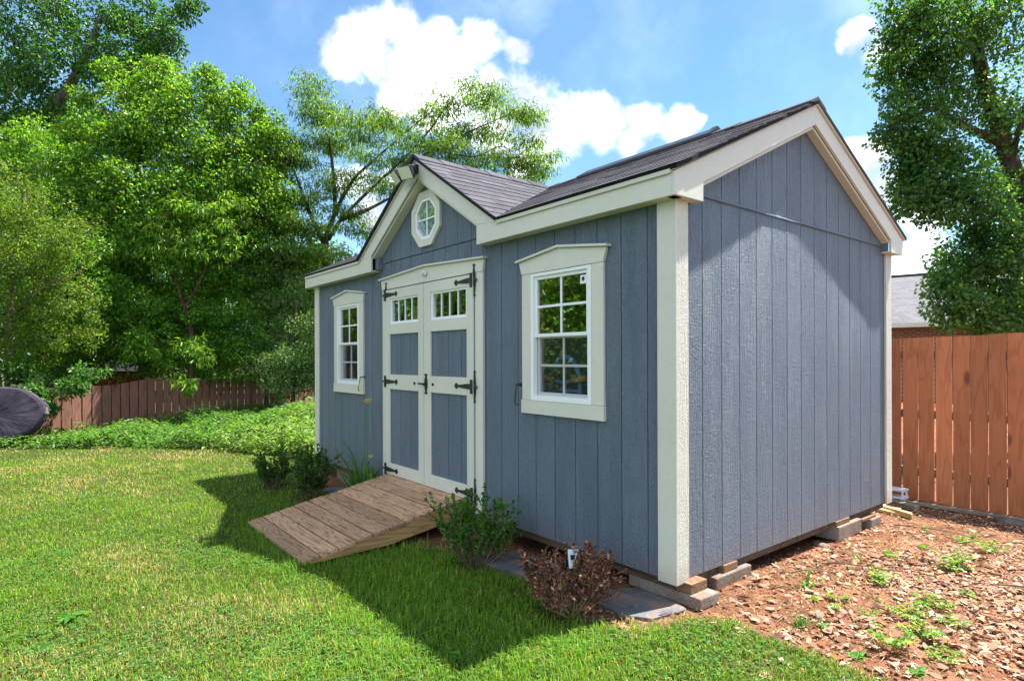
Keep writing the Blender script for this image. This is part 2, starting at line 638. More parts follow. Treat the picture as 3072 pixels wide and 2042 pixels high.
def vnoise(x, y, scale, seed=0, octaves=3):
    x, y = np.asarray(x, float), np.asarray(y, float)
    tot, amp, s = np.zeros(np.broadcast(x, y).shape), 0.0, 1.0
    for o in range(octaves):
        fx, fy = x * scale * 2 ** o + 1000.3, y * scale * 2 ** o + 1000.7
        ix, iy = np.floor(fx), np.floor(fy)
        tx, ty = fx - ix, fy - iy
        tx, ty = tx * tx * (3 - 2 * tx), ty * ty * (3 - 2 * ty)
        a, b = vhash(ix, iy, seed + o), vhash(ix + 1, iy, seed + o)
        c, d = vhash(ix, iy + 1, seed + o), vhash(ix + 1, iy + 1, seed + o)
        tot = tot + s * (a + (b - a) * tx + (c - a) * ty + (a - b - c + d) * tx * ty)
        amp += s
        s *= .5
    return tot / amp


def sstep(a, b, x):
    t = np.clip((np.asarray(x, float) - a) / (b - a), 0, 1)
    return t * t * (3 - 2 * t)


def gz(x, y):
    """Ground height."""
    x, y = np.asarray(x, float), np.asarray(y, float)
    z = -0.185 + .048 * np.exp(-((x - .1) ** 2 + (y + .05) ** 2) / .9)
    z = z + .035 * sstep(-.6, .1, x) * sstep(.0, .8, y) * (1 - sstep(2.2, 3.6, y))
    z = z - .075 * sstep(2.6, 4.4, y) * sstep(-3, 0, x)
    z = z - .05 * sstep(-7, -10.5, x)
    inside = sstep(-5.6, -5.3, x) * (1 - sstep(-.25, -.02, x)) * sstep(.05, .3, y) * (1 - sstep(2.8, 3.1, y))
    z = z - .03 * inside
    z = z + (vnoise(x, y, .8, 3) - .5) * .03 + (vnoise(x, y, 5, 9, 2) - .5) * .012
    return z


def GZ(x, y):
    return float(gz(np.array([x]), np.array([y]))[0])


def dirt_mask(x, y):
    """1 on the bare red soil, 0 on the lawn."""
    x, y = np.asarray(x, float), np.asarray(y, float)
    w = (vnoise(x, y, 2.1, 21) - .5) * 1.2 + (vnoise(x, y, 7, 22) - .5) * .5
    side = sstep(-.42, .62, y - (-.10 + .36 * np.clip(x, -.3, 3)) + w) * sstep(-.5, -.12, x)
    bed = sstep(-.50, -.22, y + w * .5) * sstep(-5.7, -5.4, x) * (1 - sstep(.0, .3, x))
    back = sstep(3.0, 3.4, y) * sstep(-6.5, -5.5, x)
    under = sstep(-.05, .15, y) * sstep(-5.6, -5.4, x)
    return np.clip(np.maximum(np.maximum(side, bed * .8), np.maximum(back, under)), 0, 1)


def mesh_np(name, verts, tris, col=None, mat='leaf', smooth=False, quads=None):
    """Fast mesh from numpy arrays (triangles or quads), optional point colours."""
    faces = tris if quads is None else quads
    k = faces.shape[1]
    me = bpy.data.meshes.new(name)
    me.vertices.add(len(verts))
    me.vertices.foreach_set('co', np.ascontiguousarray(verts, np.float32).ravel())
    me.loops.add(faces.size)
    me.loops.foreach_set('vertex_index', np.ascontiguousarray(faces, np.int32).ravel())
    me.polygons.add(len(faces))
    me.polygons.foreach_set('loop_start', np.arange(0, faces.size, k, dtype=np.int32))
    try:
        me.polygons.foreach_set('loop_total', np.full(len(faces), k, np.int32))
    except Exception:
        pass
    me.update(calc_edges=True)
    if col is not None:
        a = me.attributes.new('Col', 'FLOAT_COLOR', 'POINT')
        c4 = np.ones((len(verts), 4), np.float32)
        c4[:, :3] = col
        a.data.foreach_set('color', c4.ravel())
    me.materials.append(M[mat])
    if smooth:
        me.polygons.foreach_set('use_smooth', np.ones(len(faces), bool))
    return me


def link(name, me, parent=None):
    o = bpy.data.objects.new(name, me)
    COL.objects.link(o)
    if parent:
        o.parent = parent
        o.location = -wloc(parent)
    return o


def norm(a):
    return a / np.maximum(np.linalg.norm(a, axis=1, keepdims=True), 1e-9)


def leaves(pos, axis, nrm, length, width, fold=.18, curl=.12, bend=True):
    """Folded leaf blades of four (flat rhomb) or six corners. Returns verts, tris, count per leaf."""
    n = len(pos)
    axis = norm(axis)
    side = norm(np.cross(axis, nrm))
    nn = np.cross(side, axis)
    L, W = length.reshape(-1, 1), width.reshape(-1, 1)
    base = pos
    tip = pos + axis * L - nn * L * curl
    ml = pos + axis * L * .45 + side * W * .5 + nn * W * fold
    mr = pos + axis * L * .45 - side * W * .5 + nn * W * fold
    V = np.stack([base, ml, tip, mr], 1).reshape(-1, 3)
    i = np.arange(n, dtype=np.int32)[:, None] * 4
    T = np.concatenate([i + np.array([[0, 2, 1]]), i + np.array([[0, 3, 2]])], 1).reshape(-1, 3)
    return V, T, 4


def leaves6(pos, axis, nrm, length, width, fold=.1, curl=.1, rng=None):
    """Oval leaf of six corners, each a little out of true."""
    n = len(pos)
    axis = norm(axis)
    side = norm(np.cross(axis, nrm))
    nn = np.cross(side, axis)
    L, W = length.reshape(-1, 1), width.reshape(-1, 1)
    P = []
    for (a, b) in ((0, 0), (.28, .46), (.70, .40), (1.0, 0), (.70, -.40), (.28, -.46)):
        j = rng.normal(0, .09, (n, 3)) * L
        P.append(pos + axis * L * a + side * W * b + nn * (abs(b) * W * fold * 2 - curl * L * a * a) + j)
    V = np.stack(P, 1).reshape(-1, 3)
    i = np.arange(n, dtype=np.int32)[:, None] * 6
    T = np.concatenate([i + np.array([t]) for t in ((0, 5, 1), (1, 5, 4), (1, 4, 2), (2, 4, 3))], 1).reshape(-1, 3)
    return V, T, 6


def jitter_cols(n, palette, weights, rng, amp=.18):
    pal = np.array(palette, float)
    w = np.array(weights, float)
    k = rng.choice(len(pal), n, p=w / w.sum())
    c = pal[k] * (1 + rng.normal(0, amp, (n, 1)))
    c = c * (1 + rng.normal(0, amp * .3, (n, 3)))
    return np.clip(c, .004, 1)


# ------------------------------------------------------------------ the ground
def axis_pts(lo, hi, step, far):
    a = list(np.arange(lo, hi + 1e-6, step))
    s, out = step, [lo]
    while out[-1] > -far:
        s *= 1.35
        out.append(out[-1] - s)
    s, out2 = step, [hi]
    while out2[-1] < far:
        s *= 1.35
        out2.append(out2[-1] + s)
    return np.array(sorted(out[1:]) + a + out2[1:])


def build_ground():
    xs, ys = axis_pts(-12.5, 3.2, .085, 260), axis_pts(-4.5, 5.2, .085, 260)
    X, Y = np.meshgrid(xs, ys, indexing='ij')
    Z = gz(X, Y)
    V = np.stack([X.ravel(), Y.ravel(), Z.ravel()], 1)
    nx, ny = len(xs), len(ys)
    i, j = np.meshgrid(np.arange(nx - 1), np.arange(ny - 1), indexing='ij')
    a = (i * ny + j).ravel()
    Q = np.stack([a, a + ny, a + ny + 1, a + 1], 1)
    me = mesh_np('ground', V, None, None, 'ground', True, Q)
    d = me.attributes.new('dirt', 'FLOAT', 'POINT')
    d.data.foreach_set('value', dirt_mask(V[:, 0], V[:, 1]).astype(np.float32))
    o = link('ground', me)
    tag(o, kind='structure')


build_ground()

# ================================================================== the shed
XL, DEP = -5.50, 3.09          # left end and depth; the near front corner is the origin
CX = -2.745                    # centre of the doors and of the front gable
ZE = 2.175                     # underside of the eaves
SP = .2032                     # siding groove spacing
shed = empty('garden_shed', (0, 0, 0), 'blue grey garden shed with cream trim, double doors and a small front gable', 'shed')


def rect_minus(r, holes):
    out = [r]
    for (a, b, c, d) in holes:
        nxt = []
        for (x0, x1, z0, z1) in out:
            if b <= x0 or a >= x1 or d <= z0 or c >= z1:
                nxt.append((x0, x1, z0, z1))
                continue
            if a > x0: nxt.append((x0, a, z0, z1))
            if b < x1: nxt.append((b, x1, z0, z1))
            m0, m1 = max(a, x0), min(b, x1)
            if c > z0: nxt.append((m0, m1, z0, c))
            if d < z1: nxt.append((m0, m1, d, z1))
        out = nxt
    return out


WINR, WINL = (-1.242, -.638, .974, 1.887), (-4.785, -4.187, .982, 1.893)
DOOR = (-3.515, -1.955, .11, 1.972)
OCT_C, OCT_Z = -2.737, 2.565
HOLES = [(WINR[0] - .02, WINR[1] + .02, WINR[2] - .02, WINR[3] + .02), (WINL[0] - .02, WINL[1] + .02, WINL[2] - .02, WINL[3] + .02),
         (DOOR[0] - .03, DOOR[1] + .03, -.05, DOOR[3] + .03), (OCT_C - .172, OCT_C + .172, OCT_Z - .172, OCT_Z + .172)]
G = .0035                       # half width of a siding groove

# --- front wall: backing sheet, then every siding board
mb = MB()
for r in rect_minus((XL + .02, -.02, .0, 2.27), HOLES):
    mb.box(r[0], r[1], .013, .03, r[2], r[3])
front_wall = mb.build('front_wall', 'siding', shed)


def gable_z(x):
    return 3.03 - .63 * abs(x - CX)


gl = [XL + .02] + [-5.3151 + SP * i for i in range(9)] + [-3.60]
gr_ = [-1.86] + [-1.8232 + SP * i for i in range(9)] + [-.02]
for edges in (gl, gr_):
    for a, b in zip(edges[:-1], edges[1:]):
        if b - a < .02:
            continue
        rs = rect_minus((a + G, b - G, 0, 2.262), HOLES)
        cut = all(r[1] - r[0] > b - a - 3 * G for r in rs)       # a window cuts the board in two
        mb = MB()
        for r in rs:
            mb.box(r[0], r[1], 0, .0125, r[2], r[3])
            if cut:
                mb.build('siding_board', 'siding', front_wall)
                mb = MB()
        if mb.v:
            mb.build('siding_board', 'siding', front_wall)
ge = [-3.84] + [-1.8232 - SP * k for k in range(9, -1, -1)]
for a, b in zip(ge[:-1], ge[1:]):
    if b <= -1.85 + .2 and b > -3.62 and a < -1.84:
        mb = MB()
        mb.box(max(a, -3.60) + G, min(b, -1.86) - G, 0, .0125, DOOR[3] + .03, 2.252)
        mb.build('siding_board', 'siding', front_wall)


def clip_poly(poly, a, b, c):
    """Keep the side a*x + b*y <= c of a polygon."""
    out = []
    for i in range(len(poly)):
        p, q = poly[i - 1], poly[i]
        dp, dq = a * p[0] + b * p[1] - c, a * q[0] + b * q[1] - c
        if (dp <= 0) != (dq <= 0):
            t = dp / (dp - dq)
            out.append((p[0] + (q[0] - p[0]) * t, p[1] + (q[1] - p[1]) * t))
        if dq <= 0:
            out.append(q)
    return out


# --- the little front gable above the doors
mb = MB()
mb.prism([(CX - 1.25, 2.262), (CX + 1.25, 2.262), (CX, gable_z(CX))], 'y', .03, .045)
dormer_wall = mb.build('gable_wall', 'siding', shed)
ge = [CX - 1.2] + [-1.8232 - SP * k for k in range(9, -1, -1)] + [CX + 1.2]
for a, b in zip(ge[:-1], ge[1:]):
    mb = MB()
    rs = rect_minus((a + G, b - G, 2.262, 3.2), HOLES)
    cut = len(rs) == 2 and all(r[1] - r[0] > b - a - 3 * G for r in rs)
    for r in rs:
        if cut and mb.v:
            mb.build('siding_board', 'siding', dormer_wall)
            mb = MB()
        pl = [(r[0], r[2]), (r[1], r[2]), (r[1], r[3]), (r[0], r[3])]
        pl = clip_poly(pl, .63, 1, gable_z(CX) + .63 * CX)
        pl = clip_poly(pl, -.63, 1, gable_z(CX) - .63 * CX)
        if len(pl) > 2:
            mb.prism(pl, 'y', -.001, .0285)
    if mb.v:
        mb.build('siding_board', 'siding', dormer_wall)

# --- right gable end
YM = DEP / 2


def side_z(y):
    return 3.045 - .478 * abs(y - YM)


mb = MB()
mb.prism([(.02, 0), (DEP - .02, 0), (DEP - .02, side_z(DEP)), (YM, side_z(YM)), (.02, side_z(0))], 'x', -.03, -.013)
side_wall = mb.build('side_wall', 'siding', shed)
se = [.02] + [.2644 - SP] + [.2644 + SP * i for i in range(14)] + [DEP - .02]
se = sorted(set(x for x in se if x >= .02))
for a, b in zip(se[:-1], se[1:]):
    if b - a < .03:
        continue
    MB().box(-.0125, 0, a + G, b - G, 0, 2.238).build('siding_board', 'siding', side_wall)
    pl = [(a + G, 2.252), (b - G, 2.252), (b - G, 3.3), (a + G, 3.3)]
    pl = clip_poly(pl, .478, 1, side_z(YM) + .478 * YM)
    pl = clip_poly(pl, -.478, 1, side_z(YM) - .478 * YM)
    if len(pl) > 2:
        MB().prism(pl, 'x', -.0125, .0015).build('siding_board', 'siding', side_wall)
MB().prism([(-.012, 2.236), (.010, 2.236), (.010, 2.243), (-.003, 2.258), (-.012, 2.258)], 'y', .1, DEP - .1).build('seam_flashing', 'siding', side_wall)
MB().prism([(-.0135, 2.252), (.006, 2.252), (.006, 2.256), (-.0135, 2.262)], 'x', -3.56, -1.9)
# left end, back wall and floor
mb = MB().prism([(.0, 0), (DEP, 0), (DEP, side_z(DEP)), (YM, side_z(YM)), (.0, side_z(0))], 'x', XL, XL + .03)
mb.build('left_wall', 'siding', shed)
MB().box(XL + .03, -.03, DEP - .03, DEP, 0, 2.3).build('back_wall', 'siding', shed)
MB().box(XL + .05, -.05, .05, DEP - .05, .02, .055).build('floor_deck', 'interior_wood', shed)
MB().box(XL + .05, -.05, DEP - .06, DEP - .033, .06, 2.2).build('inner_lining', 'interior_wood', shed)
MB().box(XL + .033, XL + .06, .05, DEP - .07, .06, 2.2).build('inner_lining', 'interior_wood', shed)
for x in (-.60, -1.28, -4.15, -4.83):     # studs beside the windows
    MB().box(x - .02, x + .02, .036, .125, .06, 2.2).build('stud', 'interior_wood', shed)
fl = MB().box(XL + .035, -.035, .035, DEP - .035, -.062, -.002).build('floor_frame', 'skid_wood', shed)

# --- corner boards
for nm, b in (('corner_board', (-.112, .020, -.020, -.0005, -.012, 2.20)), ('corner_board', (XL - .02, XL + .112, -.020, -.0005, -.012, 2.20))):
    MB().box(*b).build(nm, 'trim', shed, bevel=.003)
MB().box(.0005, .0195, -.0195, .100, -.012, 2.20).build('corner_board', 'trim_rough', shed, bevel=.003)
MB().box(.0005, .0195, DEP - .10, DEP + .02, -.012, 2.20).build('corner_board', 'trim_rough', shed, bevel=.003)

# --- eaves, rake boards, soffits
YF, TF = -.110, .02             # fascia face and thickness
ZT = 2.306                      # fascia top
XR = .082                       # face of the side rake boards
for (xa, xb, xt) in ((CX + .945, XR - .0215, CX + 1.215), (CX - .945, XL - .082, CX - 1.215)):
    MB().prism([(xa, ZE), (xb, ZE), (xb, ZT), (xt, ZT), (xa, ZT + .030)], 'y', YF, YF + TF).build('fascia', 'trim', shed, bevel=.003)
    MB().box(min(xa, xb), max(xa, xb), YF + TF + .0005, -.001, ZE + .004, ZE + .016).build('soffit', 'trim', shed)
    MB().prism([(YF - .014, ZT - .012), (YF + .01, ZT + .002), (YF + .01, ZT + .022), (YF - .016, ZT + .012)], 'x', min(xt, xb), max(xt, xb)).build('drip_edge', 'trim', shed)
    MB().box(min(xa, xa + .06 * (1 if xa < CX else -1)) , max(xa, xa + .06 * (1 if xa < CX else -1)), YF + TF + .03, -.002, ZE + .02, ZE + .14).build('return_block', 'siding', shed)
for s in (-1, 1):
    # front gable rake: lower edge from (0.945, 2.336) to the peak at 2.925
    pl = [(CX, 2.925), (CX + s * .945, 2.3365), (CX + s * 1.2145, 2.3065), (CX, 3.078)]
    MB().prism(pl, 'y', YF, YF + TF).build('rake_board', 'trim', shed, bevel=.003)
    pl = [(CX, 3.079), (CX + s * 1.235, 2.296), (CX + s * 1.235, 2.322), (CX, 3.108)]
    MB().prism(pl, 'y', YF - .016, YF + TF).build('rake_strip', 'trim', shed, bevel=.002)
    pl = [(CX, 2.90), (CX + s * .945, 2.312), (CX + s * .945, 2.330), (CX, 2.918)]
    MB().prism(pl, 'y', YF + TF + .001, -.002).build('soffit', 'trim', shed)
# right gable rakes
for s, y0 in ((-1, YF), (1, DEP + .11)):
    yi = y0 + .268 * (-s)
    pl = [(y0, ZE), (yi, ZE), (yi, 2.287), (YM, 2.948), (YM, 3.084), (y0, ZT)]
    MB().prism(pl, 'x', XR - .021, XR).build('rake_board', 'trim', shed, bevel=.003)
    pl = [(y0 - .012 * -s, ZT + .001), (YM, 3.085), (YM, 3.115), (y0 - .012 * -s, ZT + .026)]
    MB().prism(pl, 'x', XR - .02, XR + .016).build('rake_strip', 'trim', shed, bevel=.002)
    pl = [(yi, 2.262), (YM, 2.923), (YM, 2.943), (yi, 2.282)]
    MB().prism(pl, 'x', .003, XR - .022).build('soffit', 'trim', shed)
    MB().box(.003, XR - .022, min(y0 - s * .03, yi), max(y0 - s * .03, yi), ZE + .004, ZE + .016).build('soffit', 'trim', shed)
    MB().box(.003, XR - .03, yi - .02 if s < 0 else yi, yi if s < 0 else yi + .02, ZE + .02, 2.285).build('return_block', 'siding', shed)
# left gable rake (seen only as an edge)
for s, y0 in ((-1, YF), (1, DEP + .11)):
    pl = [(y0, ZE), (y0 + .268 * (-s), ZE), (y0 + .268 * (-s), 2.287), (YM, 2.948), (YM, 3.084), (y0, ZT)]
    MB().prism(pl, 'x', XL - .105, XL - .0825).build('rake_board', 'trim', shed)

# --- roof decks and shingles
ZR = 3.118                       # ridge, top of deck
EY = YF - .022                   # deck edge at the eave
S1 = (ZR - 2.332) / (YM - EY)    # main pitch
HX = 1.235                       # half width of the front gable roof
S2 = (ZR - 2.332) / HX


def main_pt(a, b, h=0.0):
    """a along x, b metres up the plan from the eave (y - EY)."""
    n = Vector((0, -S1, 1)).normalized()
    return Vector((a, EY + b, 2.332 + S1 * b)) + n * h


def dorm_pt(side):
    def f(a, b, h=0.0):
        """a along y, b plan distance from the gable roof's edge towards its ridge."""
        n = Vector((side * S2, 0, 1)).normalized()
        return Vector((CX + side * (HX - b), a, 2.332 + S2 * b)) + n * h
    return f


VB = YM - EY                     # plan run of the main slope
roof = MB()
for (xa, xb) in ((XL - .11, CX), (CX, XR + .022)):
    sgn = -1 if xb == CX else 1
    x_out, x_in = (xa, xb) if sgn < 0 else (xb, xa)
    lo, hi = -.024, -.002
    q = [(x_out, 0), (CX + sgn * HX, 0), (CX, VB), (x_out, VB)]
    roof.hexa([main_pt(a, b, lo) for a, b in q] + [main_pt(a, b, hi) for a, b in q])
    f = dorm_pt(sgn)
    q = [(EY - .006, 0), (EY - .006, HX), (YM, HX)]
    k = len(roof.v)
    roof.v += [tuple(f(a, b, lo)) for a, b in q] + [tuple(f(a, b, hi)) for a, b in q]
    roof.f += [(k, k + 1, k + 2), (k + 5, k + 4, k + 3), (k, k + 3, k + 4, k + 1), (k + 1, k + 4, k + 5, k + 2), (k + 2, k + 5, k + 3, k)]
b0, b1 = Vector((0, YM, ZR)), Vector((0, DEP + .13, ZR - S1 * (DEP + .13 - YM)))
roof.hexa([(XL - .11, b0.y, b0.z - .022), (XR + .022, b0.y, b0.z - .022), (XR + .022, b1.y, b1.z - .022), (XL - .11, b1.y, b1.z - .022),
           (XL - .11, b0.y, b0.z + .004), (XR + .022, b0.y, b0.z + .004), (XR + .022, b1.y, b1.z + .004), (XL - .11, b1.y, b1.z + .004)])
roof_o = roof.build('roof', 'shingle_edge', shed)
EXP, TAB = .125, .305
NSH = [0]


def lay(region, fpt, b_max, a_lo, a_hi, seed, pitch):
    """Lay single shingle tabs in courses, each clipped to the region (list of half planes)."""
    rr = random.Random(seed)
    ex = EXP / math.hypot(1, pitch)
    n = int(b_max / ex) + 1
    for k in range(n):
        b0 = k * ex
        top = min(b0 + ex * 1.35, b_max + .004)
        off = (k % 3) * TAB / 3 + rr.uniform(-.02, .02)
        a = a_lo - TAB + off
        while a < a_hi:
            w = TAB
            pl = [(a + .002, b0 - .006 + rr.uniform(-.003, .003)), (a + w - .002, b0 - .006 + rr.uniform(-.003, .003)), (a + w - .002, top), (a + .002, top)]
            a += w
            for h in region:
                pl = clip_poly(pl, *h)
                if len(pl) < 3:
                    break
            if len(pl) < 3:
                continue
            ar = abs(sum(pl[i - 1][0] * pl[i][1] - pl[i][0] * pl[i - 1][1] for i in range(len(pl)))) / 2
            if ar < .003:
                continue
            mb = MB()
            th = .0042 + rr.uniform(0, .003)
            lift = rr.uniform(.0, .0025)
            lowv, topv = [], []
            for (p, q) in pl:
                r = min(1, max(0, (q - b0) / (top - b0)))     # the upper end tucks under the next course
                topv.append(fpt(p, q, .0055 * (1 - r) + lift * (1 - r) + .002))
                lowv.append(fpt(p, q, .0055 * (1 - r) + lift * (1 - r) + .002 - th))
            m = len(pl)
            mb.v = [tuple(x) for x in lowv + topv]
            mb.f = [tuple(reversed(range(m))), tuple(range(m, 2 * m))] + [(i, (i + 1) % m, m + (i + 1) % m, m + i) for i in range(m)]
            mb.build('shingle', 'shingle', roof_o)
            NSH[0] += 1


vs = HX / VB                      # plan slope of the valley: x shrinks by vs per metre of y
# right half of the front slope: x >= valley, x <= rake
lay([(-1, -vs, -(CX + HX)), (1, 0, XR + .03), (0, 1, VB)], main_pt, VB, CX, XR + .05, 1, S1)
lay([(1, -vs, CX - HX), (-1, 0, -(XL - .115)), (0, 1, VB)], main_pt, VB, XL - .2, CX, 2, S1)
for sd in (1, -1):
    # front gable slopes: behind its own eave the valley, a = y, b up the slope
    lay([(-1, 0, -(EY - .014)), (1, -VB / HX, EY), (0, 1, HX)], dorm_pt(sd), HX, EY - .05, YM, 3 + sd, S2)
# ridge caps and the black ridge vent
for k in range(19):
    x = XR + .02 - k * .30
    if x < XL - .1:
        break
    if -2.25 < x < -.72 and -2.25 < x - .3 < -.6:
        continue
    mb = MB()
    xa, xb = max(x - .31, XL - .11), x
    for s in (-1, 1):
        mb.hexa([(xa, YM, ZR + .006), (xb, YM, ZR + .006), (xb, YM + s * .12, ZR - .12 * S1 + .008), (xa, YM + s * .12, ZR - .12 * S1 + .008),
                 (xa, YM, ZR + .02), (xb, YM, ZR + .026), (xb, YM + s * .12, ZR - .12 * S1 + .022), (xa, YM + s * .12, ZR - .12 * S1 + .016)])
    mb.build('ridge_cap', 'shingle', roof_o)
for k in range(6):
    mb = MB()
    ya, yb = EY - .014 + k * .27, EY + .27 + k * .27
    yb = min(yb, YM)
    for s in (-1, 1):
        mb.hexa([(CX, ya, ZR + .010), (CX, yb, ZR + .004), (CX + s * .11, yb, ZR - .11 * S2 + .006), (CX + s * .11, ya, ZR - .11 * S2 + .008),
                 (CX, ya, ZR + .026), (CX, yb, ZR + .018), (CX + s * .11, yb, ZR - .11 * S2 + .016), (CX + s * .11, ya, ZR - .11 * S2 + .022)])
    mb.build('ridge_cap', 'shingle', roof_o)
mb = MB()
mb.prism([(YM - .15, ZR - .15 * S1 + .014), (YM - .15, ZR - .15 * S1 + .036), (YM, ZR + .052), (YM + .15, ZR - .15 * S1 + .036), (YM + .15, ZR - .15 * S1 + .014), (YM, ZR + .02)], 'x', -2.2, -.70)
mb.prism([(YM - .12, ZR - .12 * S1 + .036), (YM, ZR + .062), (YM + .12, ZR - .12 * S1 + .036)], 'x', -.76, -.71)
mb.build('ridge_vent', 'black_plastic', shed)


# --- windows
def window(W, seed, sticker=False):
    x0, x1, z0, z1 = W
    cx = (x0 + x1) / 2
    fr = .032
    mb = MB()
    mb.box(x0, x0 + fr, -.026, .04, z0, z1)
    mb.box(x1 - fr, x1, -.026, .04, z0, z1)
    mb.box(x0 + fr, x1 - fr, -.026, .04, z1 - fr * .7, z1)
    mb.box(x0 + fr, x1 - fr, -.030, .04, z0, z0 + .036)
    win = mb.build('window', 'vinyl', shed, bevel=.002)
    # wooden surround
    y0, y1 = -.021, -.0005
    ox0, ox1 = x0 - .103, x1 + .106
    MB().box(ox0, x0 - .001, y0, y1, z0 + .001, z1 + .004).build('casing', 'trim', win, bevel=.002)
    MB().box(x1 + .001, ox1, y0, y1, z0 + .001, z1 + .004).build('casing', 'trim', win, bevel=.002)
    MB().box(ox0 - .006, ox1 + .006, y0 - .006, y1, z0 - .098, z0 - .001).build('apron', 'trim', win, bevel=.002)
    hb = z1 + .005
    pl = [(ox0, hb), (ox1, hb), (ox1 + .030, hb + .090), (cx, hb + .146), (ox0 - .030, hb + .090)]
    MB().prism(pl, 'y', y0 - .004, y1).build('head_board', 'trim', win, bevel=.002)
    pl = [(ox0 - .052, hb + .0905), (cx, hb + .147), (ox1 + .052, hb + .0905), (ox1 + .052, hb + .106), (cx, hb + .164), (ox0 - .052, hb + .106)]
    MB().prism(pl, 'y', y0 - .026, y1).build('head_cap', 'trim', win, bevel=.002)
    zm = z0 + .455
    # sashes
    for (nm, sx0, sx1, s0, s1, yy) in (('upper_sash', x0 + fr, x1 - fr, zm, z1 - fr * .7, -.010), ('lower_sash', x0 + fr + .004, x1 - fr - .004, z0 + .036, zm + .014, .012)):
        t = .024
        mb = MB()
        mb.box(sx0, sx0 + t, yy, yy + .024, s0, s1)
        mb.box(sx1 - t, sx1, yy, yy + .024, s0, s1)
        mb.box(sx0 + t, sx1 - t, yy, yy + .024, s0, s0 + t)
        mb.box(sx0 + t, sx1 - t, yy, yy + .024, s1 - t, s1)
        sash = mb.build(nm, 'vinyl', win, bevel=.002)
        gx0, gx1, gz0, gz1 = sx0 + t, sx1 - t, s0 + t, s1 - t
        mx_, mz_ = (gx0 + gx1) / 2, (gz0 + gz1) / 2
        mw = .0085
        yc = yy + .012
        for (a, b) in ((gx0, mx_), (mx_, gx1)):
            for (c, d) in ((gz0, mz_), (mz_, gz1)):
                MB().box(a + .0004, b - .0004, yc, yc + .003, c + .0004, d - .0004).build('pane', 'glass', win)
        MB().box(mx_ - mw, mx_ + mw, yc - .006, yc - .001, gz0, gz1).build('muntin', 'vinyl', win)
        MB().box(gx0, gx1, yc - .0055, yc - .0012, mz_ - mw, mz_ + mw).build('muntin', 'vinyl', win)
        if nm == 'lower_sash':
            mb = MB()
            mb.v = [(sx0 + .004, yy - .012, s0 + .004), (sx1 - .004, yy - .012, s0 + .004), (sx1 - .004, yy - .012, s1 - .004), (sx0 + .004, yy - .012, s1 - .004)]
            mb.f = [(0, 1, 2, 3)]
            mb.build('insect_screen', 'screen_mesh', win)
        elif sticker:
            MB().box(gx1 - .062, gx1 - .008, yc - .0036, yc - .0026, gz1 - .068, gz1 - .010).build('sticker', 'white_plastic', win)
            MB().prism([(gx1 - .047, gz1 - .024), (gx1 - .025, gz1 - .022), (gx1 - .021, gz1 - .038), (gx1 - .035, gz1 - .054), (gx1 - .047, gz1 - .042)], 'y', yc - .0046, yc - .0037).build('sticker_mark', 'black_plastic', win)
    return win


wr = window(WINR, 1, True)
wl = window(WINL, 2)


def hook(x, z, dx, parent):
    mb = MB()
    mb.tube([(x, -.012, z), (x, -.055, z)], .006, 6)
    mb.tube([(x, -.05, z), (x + dx * .2, -.056, z - .05), (x + dx * .75, -.058, z - .12), (x + dx, -.052, z - .145)], .0045, 6)
    mb.tube([(x + dx, -.052, z - .145), (x + dx + .035, -.05, z - .150)], .004, 6)
    mb.tube([(x, -.003, z), (x, -.0125, z)], .014, 8)
    mb.build('hook', 'black_iron', parent, True)


hook(-4.085, 1.075, -.055, wl)
hook(-1.375, 1.083, -.012, wr)

# --- octagon window
def octo(r):
    a = r / math.cos(math.pi / 8)
    return [(OCT_C + a * math.cos(math.pi / 8 + k * math.pi / 4), OCT_Z + a * math.sin(math.pi / 8 + k * math.pi / 4)) for k in range(8)]


def ring_poly(mb, ro, ri, y0, y1):
    o, i = octo(ro), octo(ri)
    for k in range(8):
        j = (k + 1) % 8
        mb.prism([i[k], o[k], o[j], i[j]], 'y', y0, y1)
    return mb


ow = ring_poly(MB(), .186, .160, -.020, .03).build('octagon_window', 'vinyl', shed)
ring_poly(MB(), .252, .187, -.026, -.0015).build('octagon_casing', 'trim', ow)
ci = octo(.160)
for q in range(4):
    sx, sz = (1, 1, -1, -1)[q], (1, -1, 1, -1)[q]
    pl = clip_poly(clip_poly(list(ci), -sx, 0, -sx * OCT_C), 0, -sz, -sz * OCT_Z)
    MB().prism(pl, 'y', .002, .005).build('pane', 'glass', ow)
MB().box(OCT_C - .007, OCT_C + .007, -.006, .001, OCT_Z - .160, OCT_Z + .160).build('muntin', 'vinyl', ow)
MB().box(OCT_C - .160, OCT_C + .160, -.005, .0013, OCT_Z - .007, OCT_Z + .007).build('muntin', 'vinyl', ow)

# --- double doors
mb = MB()
for x0, x1 in ((-3.61, DOOR[0] - .004), (DOOR[1] + .004, -1.842)):
    MB().box(x0, x1, -.021, -.0005, .0, DOOR[3] + .006).build('door_casing', 'trim', shed, bevel=.002)
hb = DOOR[3] + .008
MB().prism([(-3.612, hb), (-1.840, hb), (-1.822, hb + .098), (CX, hb + .142), (-3.640, hb + .098)], 'y', -.025, -.0005).build('door_head_board', 'trim', shed, bevel=.002)
MB().prism([(-3.665, hb + .0985), (CX, hb + .143), (-1.800, hb + .0985), (-1.800, hb + .114), (CX, hb + .160), (-3.665, hb + .114)], 'y', -.047, -.0005).build('door_head_cap', 'trim', shed, bevel=.002)
MB().box(DOOR[0] - .03, DOOR[1] + .03, .030, .035, DOOR[3] - .02, DOOR[3] + .02).build('door_gap_seal', 'black_plastic', shed)
MB().box(DOOR[0] - .003, DOOR[1] + .003, -.018, .03, .06, .104).build('door_sill', 'grey_plank', shed)
mb = MB()
mb.tube([(CX + .015, -.028, hb + .075), (CX + .015, -.045, hb + .075)], .022, 8)
